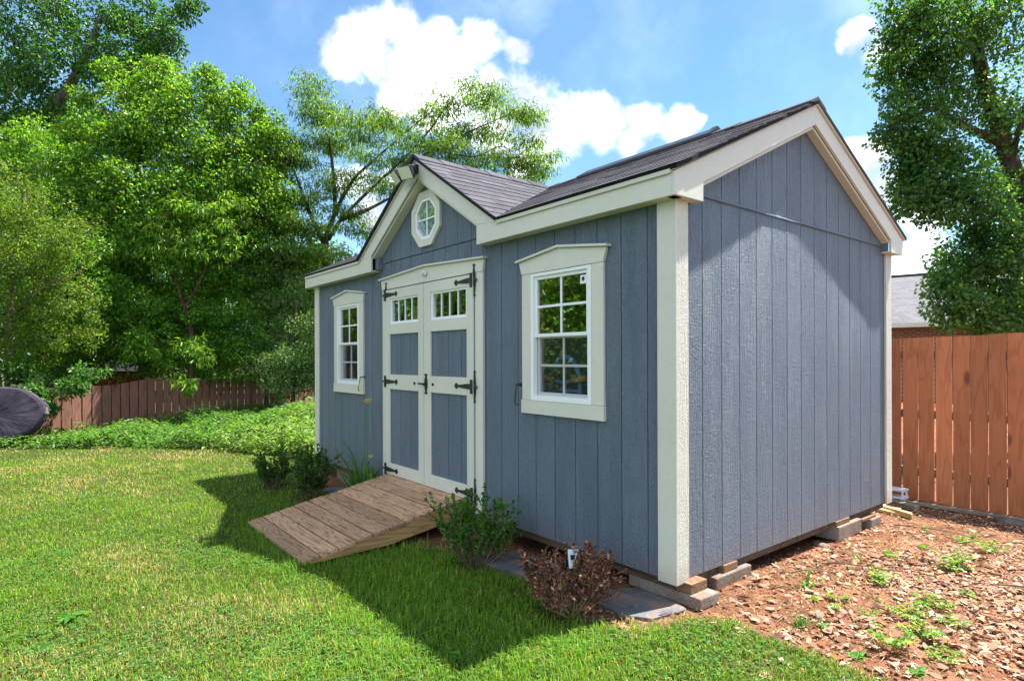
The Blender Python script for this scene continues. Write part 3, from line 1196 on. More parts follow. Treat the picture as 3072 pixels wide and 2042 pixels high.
mb.tube([(CX - .005, -.035, hb + .055), (CX + .005, -.050, hb + .085), (CX + .035, -.045, hb + .095)], .011, 6)
mb.tube([(CX + .03, -.035, hb + .06), (CX + .045, -.040, hb + .09)], .010, 6)
mb.build('door_hook', 'white_plastic', shed, True)


def spear(cx_, cz, dx, dz, L, w):
    """Outline of a strap with a spear tip, from (cx, cz) along (dx, dz)."""
    prof = [(0, w * .55), (L * .30, w * .48), (L * .80, w * .20), (L * .84, w * .55), (L * .90, w * .60), (L, 0.02 * w)]
    up = [(cx_ + dx * s - dz * h, cz + dz * s + dx * h) for s, h in prof]
    dn = [(cx_ + dx * s + dz * h, cz + dz * s - dx * h) for s, h in reversed(prof)]
    return up + dn


def hinge(x, z, sgn, parent):
    mb = MB()
    y0, y1 = -.047, -.0405
    mb.prism(spear(x + sgn * .012, z, sgn, 0, .245, .042), 'y', y0, y1)
    for dz in (1, -1):
        mb.prism(spear(x - sgn * .014, z + dz * .03, 0, dz, .105, .034), 'y', y0 + .016, y1 + .016)
    mb.prism([(x - sgn * .034, z - .05), (x - sgn * .034, z + .05), (x + sgn * .03, z + .045), (x + sgn * .03, z - .045)], 'y', y0 + .012, -.026)
    mb.tube([(x, y0 - .003, z - .058), (x, y0 - .003, z + .058)], .0115, 8)
    mb.tube([(x - sgn * .034, y0 + .004, z), (x - sgn * .058, y0 + .010, z)], .011, 6)
    mb.build('hinge', 'black_iron', parent)


for side in (-1, 1):
    x0, x1 = (DOOR[0], CX - .004) if side < 0 else (CX + .004, DOOR[1])
    wx0, wx1 = (-3.42, -2.845) if side < 0 else (-2.625, -2.045)
    z0, z1 = .112, 1.968
    rails = [(z0, .226), (.970, 1.118), (1.520, 1.622), (1.872, z1)]
    mb = MB()
    ya, yb = -.040, -.0225
    mb.box(x0, wx0, ya, yb, z0, z1)
    mb.box(wx1, x1, ya, yb, z0, z1)
    for c, d in rails:
        mb.box(wx0, wx1, ya, yb, c, d)
    door = mb.build('door', 'trim', shed, bevel=.0025)
    # backing and grooved panels
    mb = MB()
    for r in rect_minus((x0 + .006, x1 - .006, z0 + .006, z1 - .006), [(wx0, wx1, 1.622, 1.872)]):
        mb.box(r[0], r[1], -.010, .02, r[2], r[3])
    mb.build('door_core', 'siding', door)
    gs = [wx0] + ([wx0 + .20, wx0 + .40] if side < 0 else [wx0 + .27, wx0 + .473]) + [wx1]
    for c, d in ((.226, .970), (1.118, 1.520)):
        for a, b in zip(gs[:-1], gs[1:]):
            MB().box(a + (G if a > wx0 else 0), b - (G if b < wx1 else 0), -.0215, -.0105, c, d).build('panel_board', 'siding', door)
    # transom light with three bars
    f = .024
    mb = MB()
    mb.box(wx0, wx0 + f, -.030, .01, 1.622, 1.872)
    mb.box(wx1 - f, wx1, -.030, .01, 1.622, 1.872)
    mb.box(wx0 + f, wx1 - f, -.030, .01, 1.622, 1.622 + f)
    mb.box(wx0 + f, wx1 - f, -.030, .01, 1.872 - f * .7, 1.872)
    mb.build('window_frame', 'vinyl', door, bevel=.002)
    ws = np.linspace(wx0 + f, wx1 - f, 5)
    for a, b in zip(ws[:-1], ws[1:]):
        MB().box(a + .0004, b - .0004, -.012, -.009, 1.622 + f, 1.872 - f * .7).build('pane', 'glass', door)
    for a in ws[1:-1]:
        MB().box(a - .007, a + .007, -.020, -.0125, 1.622 + f, 1.872 - f * .7).build('muntin', 'vinyl', door)
    for z in (1.918, 1.045, .160):
        hinge(x0 + .012 if side < 0 else x1 - .012, z, -side, door)
    mb = MB()
    mb.tube([(CX + side * .165, -.0402, 1.043), (CX + side * .165, -.048, 1.043)], .014, 8)
    mb.build('lock_plate', 'black_iron', door)
    if side > 0:
        mb = MB()
        mb.prism(spear(CX + .045, 1.045, 0, 1, .095, .050) + spear(CX + .045, 1.045, 0, -1, .095, .050)[1:-1], 'y', -.046, -.0405)
        mb.tube([(CX + .045, -.046, 1.045), (CX + .045, -.078, 1.045)], .009, 8)
        mb.tube([(CX - .035, -.078, 1.048), (CX + .06, -.078, 1.043)], [.008, .012], 8)
        mb.build('latch', 'black_iron', door)

# --- flood light under the peak of the front gable
fl_root = empty('flood_light', (CX, YF - .03, 2.99), 'black twin head security flood light under the front gable peak', 'light')
mb = MB()
mb.box(CX - .045, CX + .045, YF - .035, YF - .001, 2.955, 3.035)
mb.tube([(CX, YF - .03, 2.99), (CX, YF - .075, 2.985)], .022, 8)
mb.box(CX - .15, CX + .09, YF - .105, YF - .065, 2.972, 3.006)
mb.build('mount_arm', 'black_plastic', fl_root, bevel=.004)
for (hx, tilt, yawh) in ((-.115, -.55, -.25), (.055, -.55, .35)):
    mb = MB()
    lens = MB()
    c = Vector((CX + hx, YF - .125, 2.945))
    rot = Matrix.Rotation(yawh, 3, 'Z') @ Matrix.Rotation(.62, 3, 'X')

    def tr(p):
        return tuple(c + rot @ Vector(p))
    w, h_, d = .072, .062, .03
    mb.hexa([tr(p) for p in ((-w, -d, -h_), (w, -d, -h_), (w * .8, d, -h_ * .8), (-w * .8, d, -h_ * .8), (-w, -d, h_), (w, -d, h_), (w * .8, d, h_ * .8), (-w * .8, d, h_ * .8))])
    hd = mb.build('lamp_head', 'black_plastic', fl_root, bevel=.004)
    w, h_ = .064, .054
    lens.hexa([tr(p) for p in ((-w, -d - .006, -h_), (w, -d - .006, -h_), (w, -d + .002, -h_), (-w, -d + .002, -h_), (-w, -d - .006, h_), (w, -d - .006, h_), (w, -d + .002, h_), (-w, -d + .002, h_))])
    lens.build('lens', 'lamp_lens', hd)

# ================================================================== things by the shed
# --- ramp
ramp = empty('ramp', (-2.8, -.7, -.16), 'weathered brown plank ramp leading up to the double doors', 'ramp')
P0, P1 = Vector((0, -.028, .108)), Vector((0, -1.392, -.150))
rd = (P1 - P0).normalized()
rn = Vector((0, -rd.z, rd.y))
if rn.z < 0: rn = -rn
RL = (P1 - P0).length
NP_ = 10
for k in range(NP_):
    a, b = k * RL / NP_ + .0055, (k + 1) * RL / NP_ - .0055
    e1, e2 = random.uniform(-.006, .006), random.uniform(-.006, .006)
    q0, q1 = P0 + rd * a, P0 + rd * b
    jz = random.uniform(-.003, .003)
    pts = []
    for h in (-.026, 0):
        for (x, q) in ((-3.488 + e1, q0), (-2.118 + e2, q0), (-2.118 + e2, q1), (-3.488 + e1, q1)):
            w = q + rn * (h + jz)
            pts.append((x, w.y, w.z))
    MB().hexa(pts).build('plank', 'deck_wood', ramp, bevel=.0025)
for x in (-3.46, -2.80, -2.165):
    pts = []
    c0 = P0 + rn * -.0275 + rd * .01
    c1 = P0 + rn * -.0275 + rd * (RL - .05)
    mb = MB()
    pl = [(c0.y, c0.z), (c1.y, c1.z), (c1.y + .05, c1.z - .004), (-.72, -.158), (c0.y, c0.z - .135)]
    mb.prism(pl, 'x', x, x + .038)
    mb.build('stringer', 'ramp_side', ramp)
mb = MB()
for k in range(NP_):
    for x in (-3.44, -2.145):
        for q in (.3, .7):
            w = P0 + rd * ((k + q) * RL / NP_) + rn * .0004
            mb.tube([(x, w.y, w.z - .003), (x, w.y, w.z + .0012)], .0042, 6)
mb.build('screws', 'black_iron', ramp)

# --- concrete blocks and shims under the side
blocks = [((-.375, .140, .030, .215, -.128, -.060), 'pale concrete block lying under the near front corner of the shed'),
          ((-.30, .030, .355, .755, -.152, -.050), 'reddish stained concrete block under the gable wall, next to the front corner block'),
          ((-.36, .030, 2.02, 2.44, -.150, -.040), 'concrete block under the gable wall with blue grey shaded face'),
          ((-.35, .030, 2.64, 2.84, -.185, -.085), 'small concrete block under the back corner of the gable wall'),
          ((-4.95, -4.55, .03, .22, -.19, -.065), 'grey concrete block under the front wall behind the two dark shrubs')]
for (b, lab) in blocks:
    o = MB().box(*b).build('concrete_block', 'concrete', None, bevel=.008)
    tag(o, lab, 'block', 'concrete blocks carrying the shed')
shims = [((-.20, .070, .045, .20, -.0598, -.0625 + .0605), 'wooden shim on the pale corner block under the shed'),
         ((-.18, .012, .47, .62, -.0498, -.0625 + .0605), 'wooden shim on the reddish block under the gable wall'),
         ((-.25, .012, 2.02, 2.26, -.0398, -.0625 + .0605), 'wooden shim on the block with blue grey face'),
         ((-.25, .012, 2.50, 2.78, -.0848, -.0625 + .0605), 'wooden beam end on the block at the back corner')]
for (b, lab) in shims:
    b = b[:5] + (-.0635 if b[4] < -.07 else -.0025,)
    if b[5] > -.01 and b[4] > -.0625:
        pass
    o = MB().box(*b).build('wooden_shim', 'shim_wood', None, bevel=.003)
    tag(o, lab, 'shim', 'wooden shims on the blocks')
for pl, lab in (([(-.43, -.31), (-.30, .02), (.02, .015), (.085, -.02), (.04, -.27), (-.10, -.36)], 'dark grey stone slab at the front corner below the corner block'),
                ([(-1.46, -.40), (-1.38, -.02), (-.93, .0), (-.90, -.33)], 'dark grey stone slab between the green and the dead shrub'),
                ([(-4.42, -.36), (-4.40, -.03), (-3.98, -.02), (-3.95, -.30)], 'dark grey stone slab beside the daylily left of the ramp')):
    zc = max(GZ(p[0], p[1]) for p in pl) + .004
    o = MB().prism(pl, 'z', zc - .03, zc + .012).build('stone_slab', 'slab_stone', None, bevel=.005)
    tag(o, lab, 'slab', 'flat slabs along the front wall')

# --- scrap lumber at the back corner
for (a, b, w, h, mt, lab) in [
        ((-.42, 3.72), (.04, 3.47), .05, .05, 'fresh_lumber', 'pale yellow offcut with a pointed end on the red soil'),
        ((-.36, 3.82), (-.13, 3.74), .035, .035, 'fresh_lumber', 'short cream wood strip lying on the offcut pile'),
        ((-.50, 3.60), (-.02, 3.52), .07, .025, 'fresh_lumber', 'flat yellow board end beside the back corner block'),
        ((-.42, 4.12), (-.08, 4.02), .09, .04, 'grey_plank', 'brown plank end leaning by the foot of the tall fence'),
        ((-.40, 3.95), (-.12, 3.86), .04, .03, 'shim_wood', 'dark reddish stick in the offcut pile'),
        ((-.30, 4.24), (.75, 4.33), .06, .03, 'grey_plank', 'long grey weathered board along the foot of the tall fence')]:
    a3 = Vector((a[0], a[1], GZ(*a) + .02))
    b3 = Vector((b[0], b[1], GZ(*b) + .012))
    d = (b3 - a3).normalized()
    s = Vector((-d.y, d.x, 0)).normalized() * w / 2
    up = Vector((0, 0, h))
    tip = d * (.05 if 'pointed' in lab else .01)
    o = MB().hexa([a3 - s, b3 - s + tip, b3 + s, a3 + s, a3 - s + up, b3 - s + up + tip, b3 + s + up, a3 + s + up]).build('lumber_scrap', mt, None, bevel=.003)
    tag(o, lab, 'lumber', 'wood offcuts by the tall fence')
c = Vector((-.36, 4.30, GZ(-.36, 4.30)))
wp = empty('plastic_rack', c, 'white plastic rack with two shelves by the foot of the tall fence', 'rack')
for z in (.05, .13):
    MB().box(c.x - .16, c.x + .10, c.y - .07, c.y + .07, c.z + z, c.z + z + .022).build('shelf', 'white_plastic', wp, bevel=.004)
for x in (-.14, .08):
    for y in (-.055, .055):
        MB().tube([(c.x + x, c.y + y, c.z), (c.x + x, c.y + y, c.z + .13)], .010, 6).build('leg', 'white_plastic', wp)
for (x, y, r, lab) in ((.62, 4.20, .095, 'flat green grey rock at the foot of the tall fence'), (-.05, .30, .04, 'small brown stone in the shade of the corner block'), (-.02, 1.82, .05, 'light brown stone chunk in front of the block with blue grey face')):
    bm_v, k = [], 9
    mb = MB()
    rr = random.Random(int(r * 1000))
    rings = []
    for j, (zz, rad) in enumerate(((0, .85), (.25, 1.0), (.5, .75), (.62, .3))):
        rings.append([(x + r * rad * (1 + rr.uniform(-.18, .18)) * math.cos(2 * math.pi * i / k) * 1.4, y + r * rad * (1 + rr.uniform(-.18, .18)) * math.sin(2 * math.pi * i / k), GZ(x, y) - .01 + r * zz) for i in range(k)])
    for rg in rings: mb.v += rg
    for j in range(3):
        for i in range(k):
            mb.f.append((j * k + i, j * k + (i + 1) % k, (j + 1) * k + (i + 1) % k, (j + 1) * k + i))
    mb.f.append(tuple(3 * k + i for i in range(k)))
    o = mb.build('rock', 'slab_stone' if r > .06 else 'concrete', None, True)
    tag(o, lab, 'stone')

# --- the toy seen through the right window's lower sash
tx, ty = -1.17, .25
toy = empty('toy_frame', (tx, ty, .055), 'blue tubular play frame with yellow foam handles behind the lower window panes', 'toy')


def arch(cx_, cy_, half, z0, zs):
    pts = [(cx_ - half, cy_, z0), (cx_ - half, cy_, zs)]
    for k in range(1, 12):
        a = math.pi - math.pi * k / 12
        pts.append((cx_ + half * math.cos(a), cy_, zs + half * 1.35 * math.sin(a)))
    return pts + [(cx_ + half, cy_, zs), (cx_ + half, cy_, z0)]


MB().tube(arch(tx, ty, .162, .055, 1.07), .019, 8).build('arch_tube', 'blue_plastic', toy, True)
MB().tube([(tx - .162, ty, 1.035), (tx + .162, ty, 1.035)], .014, 8).build('cross_bar', 'blue_plastic', toy, True)
MB().tube([(tx - .162, ty, .60), (tx + .162, ty, .60)], .014, 8).build('cross_bar', 'blue_plastic', toy, True)
MB().tube([(tx, ty, .3), (tx, ty, 1.10)], .016, 8).build('post', 'blue_plastic', toy, True)
for s in (-1, 1):
    MB().tube([(tx, ty - .01, 1.09), (tx + s * .12, ty - .03, 1.115)], .014, 8).build('handle_stem', 'blue_plastic', toy, True)
    MB().tube([(tx + s * .10, ty - .028, 1.112), (tx + s * .27, ty - .055, 1.135)], .021, 10).build('handle', 'yellow_foam', toy, True)
MB().box(tx - .25, tx + .25, ty - .2, ty + .2, .056, .09).build('foot', 'blue_plastic', toy)

# ================================================================== fences
# tall board fence behind the shed
FY = 4.56
tf = empty('board_fence', (.6, FY, -.27), 'tall reddish brown privacy fence of upright boards behind the shed', 'fence')
bw, gap = .138, .009
x = -1.6
k = 0
rr = random.Random(3)
while x < 4.6:
    z0 = GZ(x, FY) - .01 + rr.uniform(-.006, .006)
    z1 = 1.475 + .018 * math.sin(x * 1.1 + .6) + .03 * max(0, x - .2) + rr.uniform(-.003, .003)
    lean = rr.uniform(-.004, .004)
    w = bw + rr.uniform(-.003, .003)
    yj = rr.uniform(-.003, .003)
    mb = MB().hexa([(x, FY + yj, z0), (x + w, FY + yj, z0), (x + w, FY + .019 + yj, z0), (x, FY + .019 + yj, z0),
                    (x + lean, FY + yj, z1), (x + w + lean, FY + yj, z1 + .002), (x + w + lean, FY + .019 + yj, z1 + .002), (x + lean, FY + .019 + yj, z1)])
    mb.build('board', 'cedar_fence', tf)
    x += w + gap + rr.choice([0, 0, .002, .006, .010])
    k += 1
for z in (.0, .62, 1.25):
    MB().box(-1.6, 4.6, FY + .024, FY + .062, z, z + .088).build('rail', 'picket_pale', tf)
for x in (-1.5, .85, 3.2):
    MB().box(x, x + .09, FY + .063, FY + .153, -.4, 1.42).build('post', 'picket_pale', tf)

# picket fence at the left
A, B = Vector((-12.51, -2.32, 0)), Vector((-13.67, 1.24, 0))
fd = (B - A).normalized()
fn = Vector((fd.y, -fd.x, 0))
if fn.x < 0: fn = -fn
pf = empty('picket_fence', A + Vector((0, 0, GZ(A.x, A.y))), 'low brown picket fence with gently scalloped top behind the bed of leafy plants', 'fence')
root = Vector(pf.location)
s = -6.2
rr = random.Random(8)
proto = {}
tops = [(1.12 * a_, 1.286 - 1.12 * (1.286 - z_)) for a_, z_ in [(-6, .86), (-3.2, .84), (-1.2, .825), (-.2, .79), (.25, .785), (.75, .80), (1.22, .875), (1.55, .905), (2.0, .86), (2.5, .845), (3.1, .865), (3.7, .93), (4.1, .945), (6, .93)]]


def top_at(s):
    for (a, za), (b, zb) in zip(tops[:-1], tops[1:]):
        if a <= s <= b:
            return za + (zb - za) * (s - a) / (b - a)
    return tops[-1][1]


def fence_part(name, s0, s1, n0, n1, z0, z1a, z1b, mat):
    pts = []
    for zz in ((z0, z0), (z1a, z1b)):
        for (ss, nn, q) in ((s0, n0, 0), (s1, n0, 1), (s1, n1, 1), (s0, n1, 0)):
            p = A + fd * ss + fn * nn
            pts.append((p.x, p.y, zz[q]))
    return MB().hexa(pts).build(name, mat, pf)


while s < 5.8:
    w = .153 + rr.uniform(-.004, .004)
    z0 = GZ(*(A + fd * s).xy) + .03 + rr.uniform(-.015, .01)
    fence_part('picket', s, s + w, 0, .019, z0, top_at(s), top_at(s + w), 'picket_pale' if s < -.9 else 'picket_wood')
    s += w + .021 + rr.uniform(-.003, .005)
for z in (.0, .50):
    fence_part('rail', -6.2, 5.8, -.045, -.003, z, z + .085, z + .085, 'picket_wood')
for ss in (-1.14, 1.49, 3.98):
    fence_part('post', ss, ss + .09, -.135, -.046, -.3, .88 if ss > 0 else .85, .88 if ss > 0 else .85, 'picket_wood' if ss > 0 else 'picket_pale')
p = A + fd * -1.095 + fn * -.09
mb = MB()
mb.tube([(p.x, p.y, z_) for z_ in (.85, .88, .90, .95, 1.01, 1.05, 1.065)], [.06, .06, .04, .055, .062, .04, .004], 10)
mb.build('post_finial', 'picket_pale', pf, True)

# big weathered log slice in front of it
lc = at(-8, 1242, 10.5)
lg = empty('log_slice', (lc.x, lc.y, GZ(lc.x, lc.y)), 'big weathered dark grey log slice standing on edge before the picket fence', 'log')
rr = random.Random(4)
n = 44
outl = []
for k in range(n):
    a = 2 * math.pi * k / n
    r = 1 + .025 * math.sin(3 * a + .5) + .02 * math.sin(7 * a) + rr.uniform(-.008, .008)
    outl.append((.74 * r * math.cos(a), .50 * r * math.sin(a)))
me_v, me_f = [], []
for j, (dx, sc) in enumerate(((0.115, .0), (.125, .35), (.12, .7), (.112, .93), (.09, 1.0), (-.10, 1.0), (-.115, .93), (-.12, 0.0))):
    for (p, q) in outl:
        ang = math.atan2(q, p)
        crack = -.05 * max(0, 1 - abs(((ang - 1.9 + math.pi) % (2 * math.pi)) - math.pi) / .05) * (1 if .2 < sc < .99 and dx > 0 else 0)
        crack += -.04 * max(0, 1 - abs(((ang + 1.3 + math.pi) % (2 * math.pi)) - math.pi) / .06) * (1 if .2 < sc < .99 and dx > 0 else 0)
        me_v.append((dx + crack + rr.uniform(-.003, .003), p * sc, q * sc))
for j in range(7):
    for k in range(n):
        me_f.append((j * n + k, j * n + (k + 1) % n, (j + 1) * n + (k + 1) % n, (j + 1) * n + k))
mb = MB()
mb.v, mb.f = me_v, me_f
me = None
slab = mb.build('log_face', 'log_grain', None)
slab.parent = lg
slab.location = (0, 0, lc.z - lg.location.z - .01)
slab.rotation_euler = (0, R(-14), R(-28))
mb = MB()
mb.tube([(-.02, .715, -.10), (.0, .76, .0), (-.01, .73, .12)], [.03, .045, .02], 6)
bk = mb.build('bark_edge', 'bark_grey', None)
bk.parent = slab

# ================================================================== neighbours beyond
# brick house behind the tall fence
hx = at(2600, 1000, 21)
H0 = Vector((hx.x - 4.0, hx.y, -.4))
house = empty('brick_house', (hx.x, hx.y, -.4), 'brick house with grey shingle roof beyond the tall fence', 'house')
hd = Vector((.97, .24, 0)).normalized()
hn = Vector((-hd.y, hd.x, 0))


def hp(s, n, z):
    p = Vector((hx.x, hx.y, 0)) + hd * s + hn * n
    return (p.x, p.y, z)


zg_ = 1.286 + (1071 - 985) / FPX * 21
zr_ = 1.286 + (1071 - 842) / FPX * 21 * 1.18
MB().hexa([hp(-9, 0, -.4), hp(12, 0, -.4), hp(12, 8, -.4), hp(-9, 8, -.4), hp(-9, 0, zg_ - .05), hp(12, 0, zg_ - .05), hp(12, 8, zg_ - .05), hp(-9, 8, zg_ - .05)]).build('wall', 'house_brick', house)
rf = MB().hexa([hp(-9.4, -.45, zg_), hp(12.4, -.45, zg_), hp(12.4, 4, zr_ - .1), hp(-9.4, 4, zr_ - .1), hp(-9.4, -.45, zg_ + .08), hp(12.4, -.45, zg_ + .08), hp(12.4, 4, zr_), hp(-9.4, 4, zr_)]).build('roof', 'house_roof', house)
MB().hexa([hp(-9.4, 4, zr_ - .1), hp(12.4, 4, zr_ - .1), hp(12.4, 8.45, zg_), hp(-9.4, 8.45, zg_), hp(-9.4, 4, zr_), hp(12.4, 4, zr_), hp(12.4, 8.45, zg_ + .08), hp(-9.4, 8.45, zg_ + .08)]).build('roof_slope', 'house_roof', house)
MB().hexa([hp(-9.4, 3.9, zr_ + .002), hp(12.4, 3.9, zr_ + .002), hp(12.4, 4.1, zr_ + .002), hp(-9.4, 4.1, zr_ + .002), hp(-9.4, 3.95, zr_ + .06), hp(12.4, 3.95, zr_ + .06), hp(12.4, 4.05, zr_ + .06), hp(-9.4, 4.05, zr_ + .06)]).build('ridge_cap', 'shingle_edge', rf)
MB().hexa([hp(-9.4, -.58, zg_ - .06), hp(12.4, -.58, zg_ - .06), hp(12.4, -.46, zg_ - .06), hp(-9.4, -.46, zg_ - .06), hp(-9.4, -.58, zg_ + .07), hp(12.4, -.58, zg_ + .07), hp(12.4, -.46, zg_ + .07), hp(-9.4, -.46, zg_ + .07)]).build('gutter', 'trim', house)
# red playhouse glimpsed through the hedge
pc = at(345, 1150, 15.2)
ph = empty('red_playhouse', (pc.x, pc.y, GZ(pc.x, pc.y)), 'red painted wooden playhouse glimpsed through leaves above the picket fence', 'playhouse')
for k in range(9):
    a = pc + RGT * (-.72 + k * .165)
    MB().hexa([tuple(a + RGT * x_ + FWD * y_ + Vector((0, 0, z_ - a.z))) for z_ in (-.2, .98 if k not in (3, 4) else .93) for (x_, y_) in ((0, 0), (.155, 0), (.155, .02), (0, .02))]).build('board', 'red_paint', ph)
a = pc + RGT * -.8 + FWD * -.1
MB().hexa([tuple(a + RGT * x_ + FWD * y_ + Vector((0, 0, z_ - a.z + zz))) for z_ in (.93, .97) for (x_, y_, zz) in ((0, 0, 0), (1.7, 0, 0), (1.7, .7, .25), (0, .7, .25))]).build('roof', 'shingle_edge', ph)


# ================================================================== vegetation
LEAF_UP = np.array([0, 0, 1.0])


def rand_unit(n, rng):
    return norm(rng.normal(0, 1, (n, 3)))


def cluster_leaves(C, rad, flat, n, rng, size, ratio, droop=.25, updir=.6, shell=.35):
    """n leaves spread through each cluster; leaf axes point outward and droop."""
    C = np.repeat(C, n, 0)
    m = len(C)
    d = rand_unit(m, rng)
    r = rng.random((m, 1)) ** (1.0 / 3.0) * (1 - shell) + shell * rng.random((m, 1)) ** .2
    rad = np.repeat(rad, n).reshape(-1, 1)
    off = d * r * rad
    off[:, 2] *= flat
    pos = C + off
    ax = norm(d * .8 + rng.normal(0, .55, (m, 3)) + np.array([0, 0, -droop]))
    nn = norm(rng.normal(0, .55, (m, 3)) + LEAF_UP * updir + d * .35)
    L = size * rng.uniform(.6, 1.25, m)
    W = L * ratio * rng.uniform(.8, 1.2, m)
    return pos, ax, nn, L, W


def branch_paths(base_nodes, targets, r_tip, rng, wander=.12, up=.15, k=.011):
    """Join every target to the nearest node of the growing skeleton by a bent, tapering limb."""
    nodes = [(np.array(p, float), r) for p, r in base_nodes]
    paths = []
    order = sorted(range(len(targets)), key=lambda i: min(np.linalg.norm(targets[i] - n[0]) for n in nodes))
    P = np.array([n[0] for n in nodes])
    RR = np.array([n[1] for n in nodes])
    for i in order:
        t = targets[i]
        d = np.linalg.norm(P - t, axis=1) + .9 * np.maximum(0, P[:, 2] - t[2])
        j = int(np.argmin(d))
        a, ra = P[j], RR[j]
        ln = np.linalg.norm(t - a)
        r0 = max(r_tip * 1.3, min(ra * .75, r_tip + k * ln))
        m = max(3, int(ln / .35) + 2)
        ts = np.linspace(0, 1, m)
        bow = rng.normal(0, wander, 3) * ln + np.array([0, 0, up * ln])
        pts = a[None] * (1 - ts[:, None]) + t[None] * ts[:, None] + bow[None] * (4 * ts * (1 - ts))[:, None] * .5
        rad = r0 + (r_tip - r0) * ts
        paths.append((pts, rad))
        P = np.vstack([P, pts[1:]])
        RR = np.concatenate([RR, rad[1:]])
    return paths


def tubes_np(paths, n=5):
    V, Q, k = [], [], 0
    ang = np.linspace(0, 2 * np.pi, n, endpoint=False)
    for pts, rad in paths:
        pts = np.asarray(pts, float)
        rad = np.asarray(rad, float)
        d = np.gradient(pts, axis=0)
        d = norm(d)
        ref = np.tile(np.array([[0.13, .21, .97]]), (len(pts), 1))
        ref[np.abs(d[:, 2]) > .93] = (1, .1, 0)
        a = norm(np.cross(d, ref))
        b = np.cross(d, a)
        ring = pts[:, None] + (a[:, None] * np.cos(ang)[None, :, None] + b[:, None] * np.sin(ang)[None, :, None]) * rad[:, None, None]
        V.append(ring.reshape(-1, 3))
        m = len(pts)
        i, j = np.meshgrid(np.arange(m - 1), np.arange(n), indexing='ij')
        q = np.stack([i * n + j, i * n + (j + 1) % n, (i + 1) * n + (j + 1) % n, (i + 1) * n + j], -1).reshape(-1, 4) + k
        Q.append(q)
        k += m * n
    return np.concatenate(V), np.concatenate(Q)


def smooth_line(pts, rad, m=6):
    """Catmull-Rom through the given points."""
    P = [np.array(p, float) for p in pts]
    out, ro = [], []
    for i in range(len(P) - 1):
        p0, p1, p2, p3 = P[max(i - 1, 0)], P[i], P[i + 1], P[min(i + 2, len(P) - 1)]
        for t in np.linspace(0, 1, m, endpoint=False):
            out.append(.5 * ((2 * p1) + (p2 - p0) * t + (2 * p0 - 5 * p1 + 4 * p2 - p3) * t * t + (3 * p1 - p0 - 3 * p2 + p3) * t ** 3))
            ro.append(rad[i] + (rad[i + 1] - rad[i]) * t)
    out.append(P[-1])
    ro.append(rad[-1])
    return np.array(out), np.array(ro)


def lobes_to_clusters(lobes, rng):
    C, Rr = [], []
    for (c, rx, ry, rz, n, cr) in lobes:
        d = rand_unit(n, rng)
        r = rng.random((n, 1)) ** .45
        p = d * r * np.array([[rx, ry, rz]])
        p = p[:, :1] * np.array([RGT]) + p[:, 1:2] * np.array([FWD]) + p[:, 2:] * np.array([[0, 0, 1.0]])
        C.append(np.array(c)[None] + p)
        Rr.append(cr * rng.uniform(.65, 1.3, n))
    return np.concatenate(C), np.concatenate(Rr)


def tree(name, label, base, trunk, lobes, palette, weights, leaf, per, ratio=.55, flat=.75, droop=.25, updir=.6, seed=1, barkm='bark_dark',
         cat='tree', group=None, r_tip=.006, extra=None, amp=.22, up=.12, wander=.12, kbr=.011):
    rng = np.random.default_rng(seed)
    root = empty(name, base, label, cat, group)
    C, cr = lobes_to_clusters(lobes, rng)
    C[:, 2] = np.maximum(C[:, 2], base[2] + .15)
    nodes, paths = [], []
    for (pts, rad) in trunk:
        p, r = smooth_line(pts, rad)
        paths.append((p, r))
        nodes += list(zip(p[2:], r[2:])) if len(p) > 4 else list(zip(p, r))
    paths += branch_paths(nodes, C, r_tip, rng, wander, up, kbr)
    V, Q = tubes_np(paths)
    link('trunk', mesh_np('trunk', V, None, None, barkm, True, Q), root)
    pos, ax, nn, L, W = cluster_leaves(C, cr, flat, per, rng, leaf, ratio, droop, updir)
    keep = pos[:, 2] > gz(pos[:, 0], pos[:, 1]) + .02
    pos, ax, nn, L, W = pos[keep], ax[keep], nn[keep], L[keep], W[keep]
    V, T, k = leaves(pos, ax, nn, L, W)
    # each cluster has its own hue
    ch = np.repeat(1 + rng.normal(0, .14, (len(C), 1)), per, 0)[keep]
    col = np.repeat(np.clip(jitter_cols(len(pos), palette, weights, rng, amp) * ch, .004, 1), k, 0)
    link('crown', mesh_np('crown', V, T, col, 'leaf'), root)
    return root


def lobe(u, v, depth, ru, rv, n, cr, rd=None):
    """Crown lobe given where the photo shows it: centre pixel, depth, half sizes in pixels."""
    s = depth / FPX
    return (at(u, v, depth), ru * s, (rd if rd else .8 * (ru + rv) / 2 * s), rv * s, n, cr)


def gbase(u, depth, dz=0.0):
    p = at(u, HOR, depth)
    return (p.x, p.y, GZ(p.x, p.y) - .05 + dz)


GREEN = [(.090, .240, .024), (.135, .310, .030), (.056, .160, .020), (.195, .360, .036)]
DARK = [(.034, .112, .020), (.052, .152, .026), (.078, .195, .030), (.024, .075, .016)]
LIME = [(.140, .290, .022), (.100, .240, .020), (.205, .340, .032), (.064, .175, .018)]
YELL = [(.150, .245, .024), (.105, .205, .022), (.225, .270, .034), (.065, .140, .018)]
PALE = [(.145, .260, .080), (.098, .205, .054), (.215, .320, .120), (.060, .140, .034)]

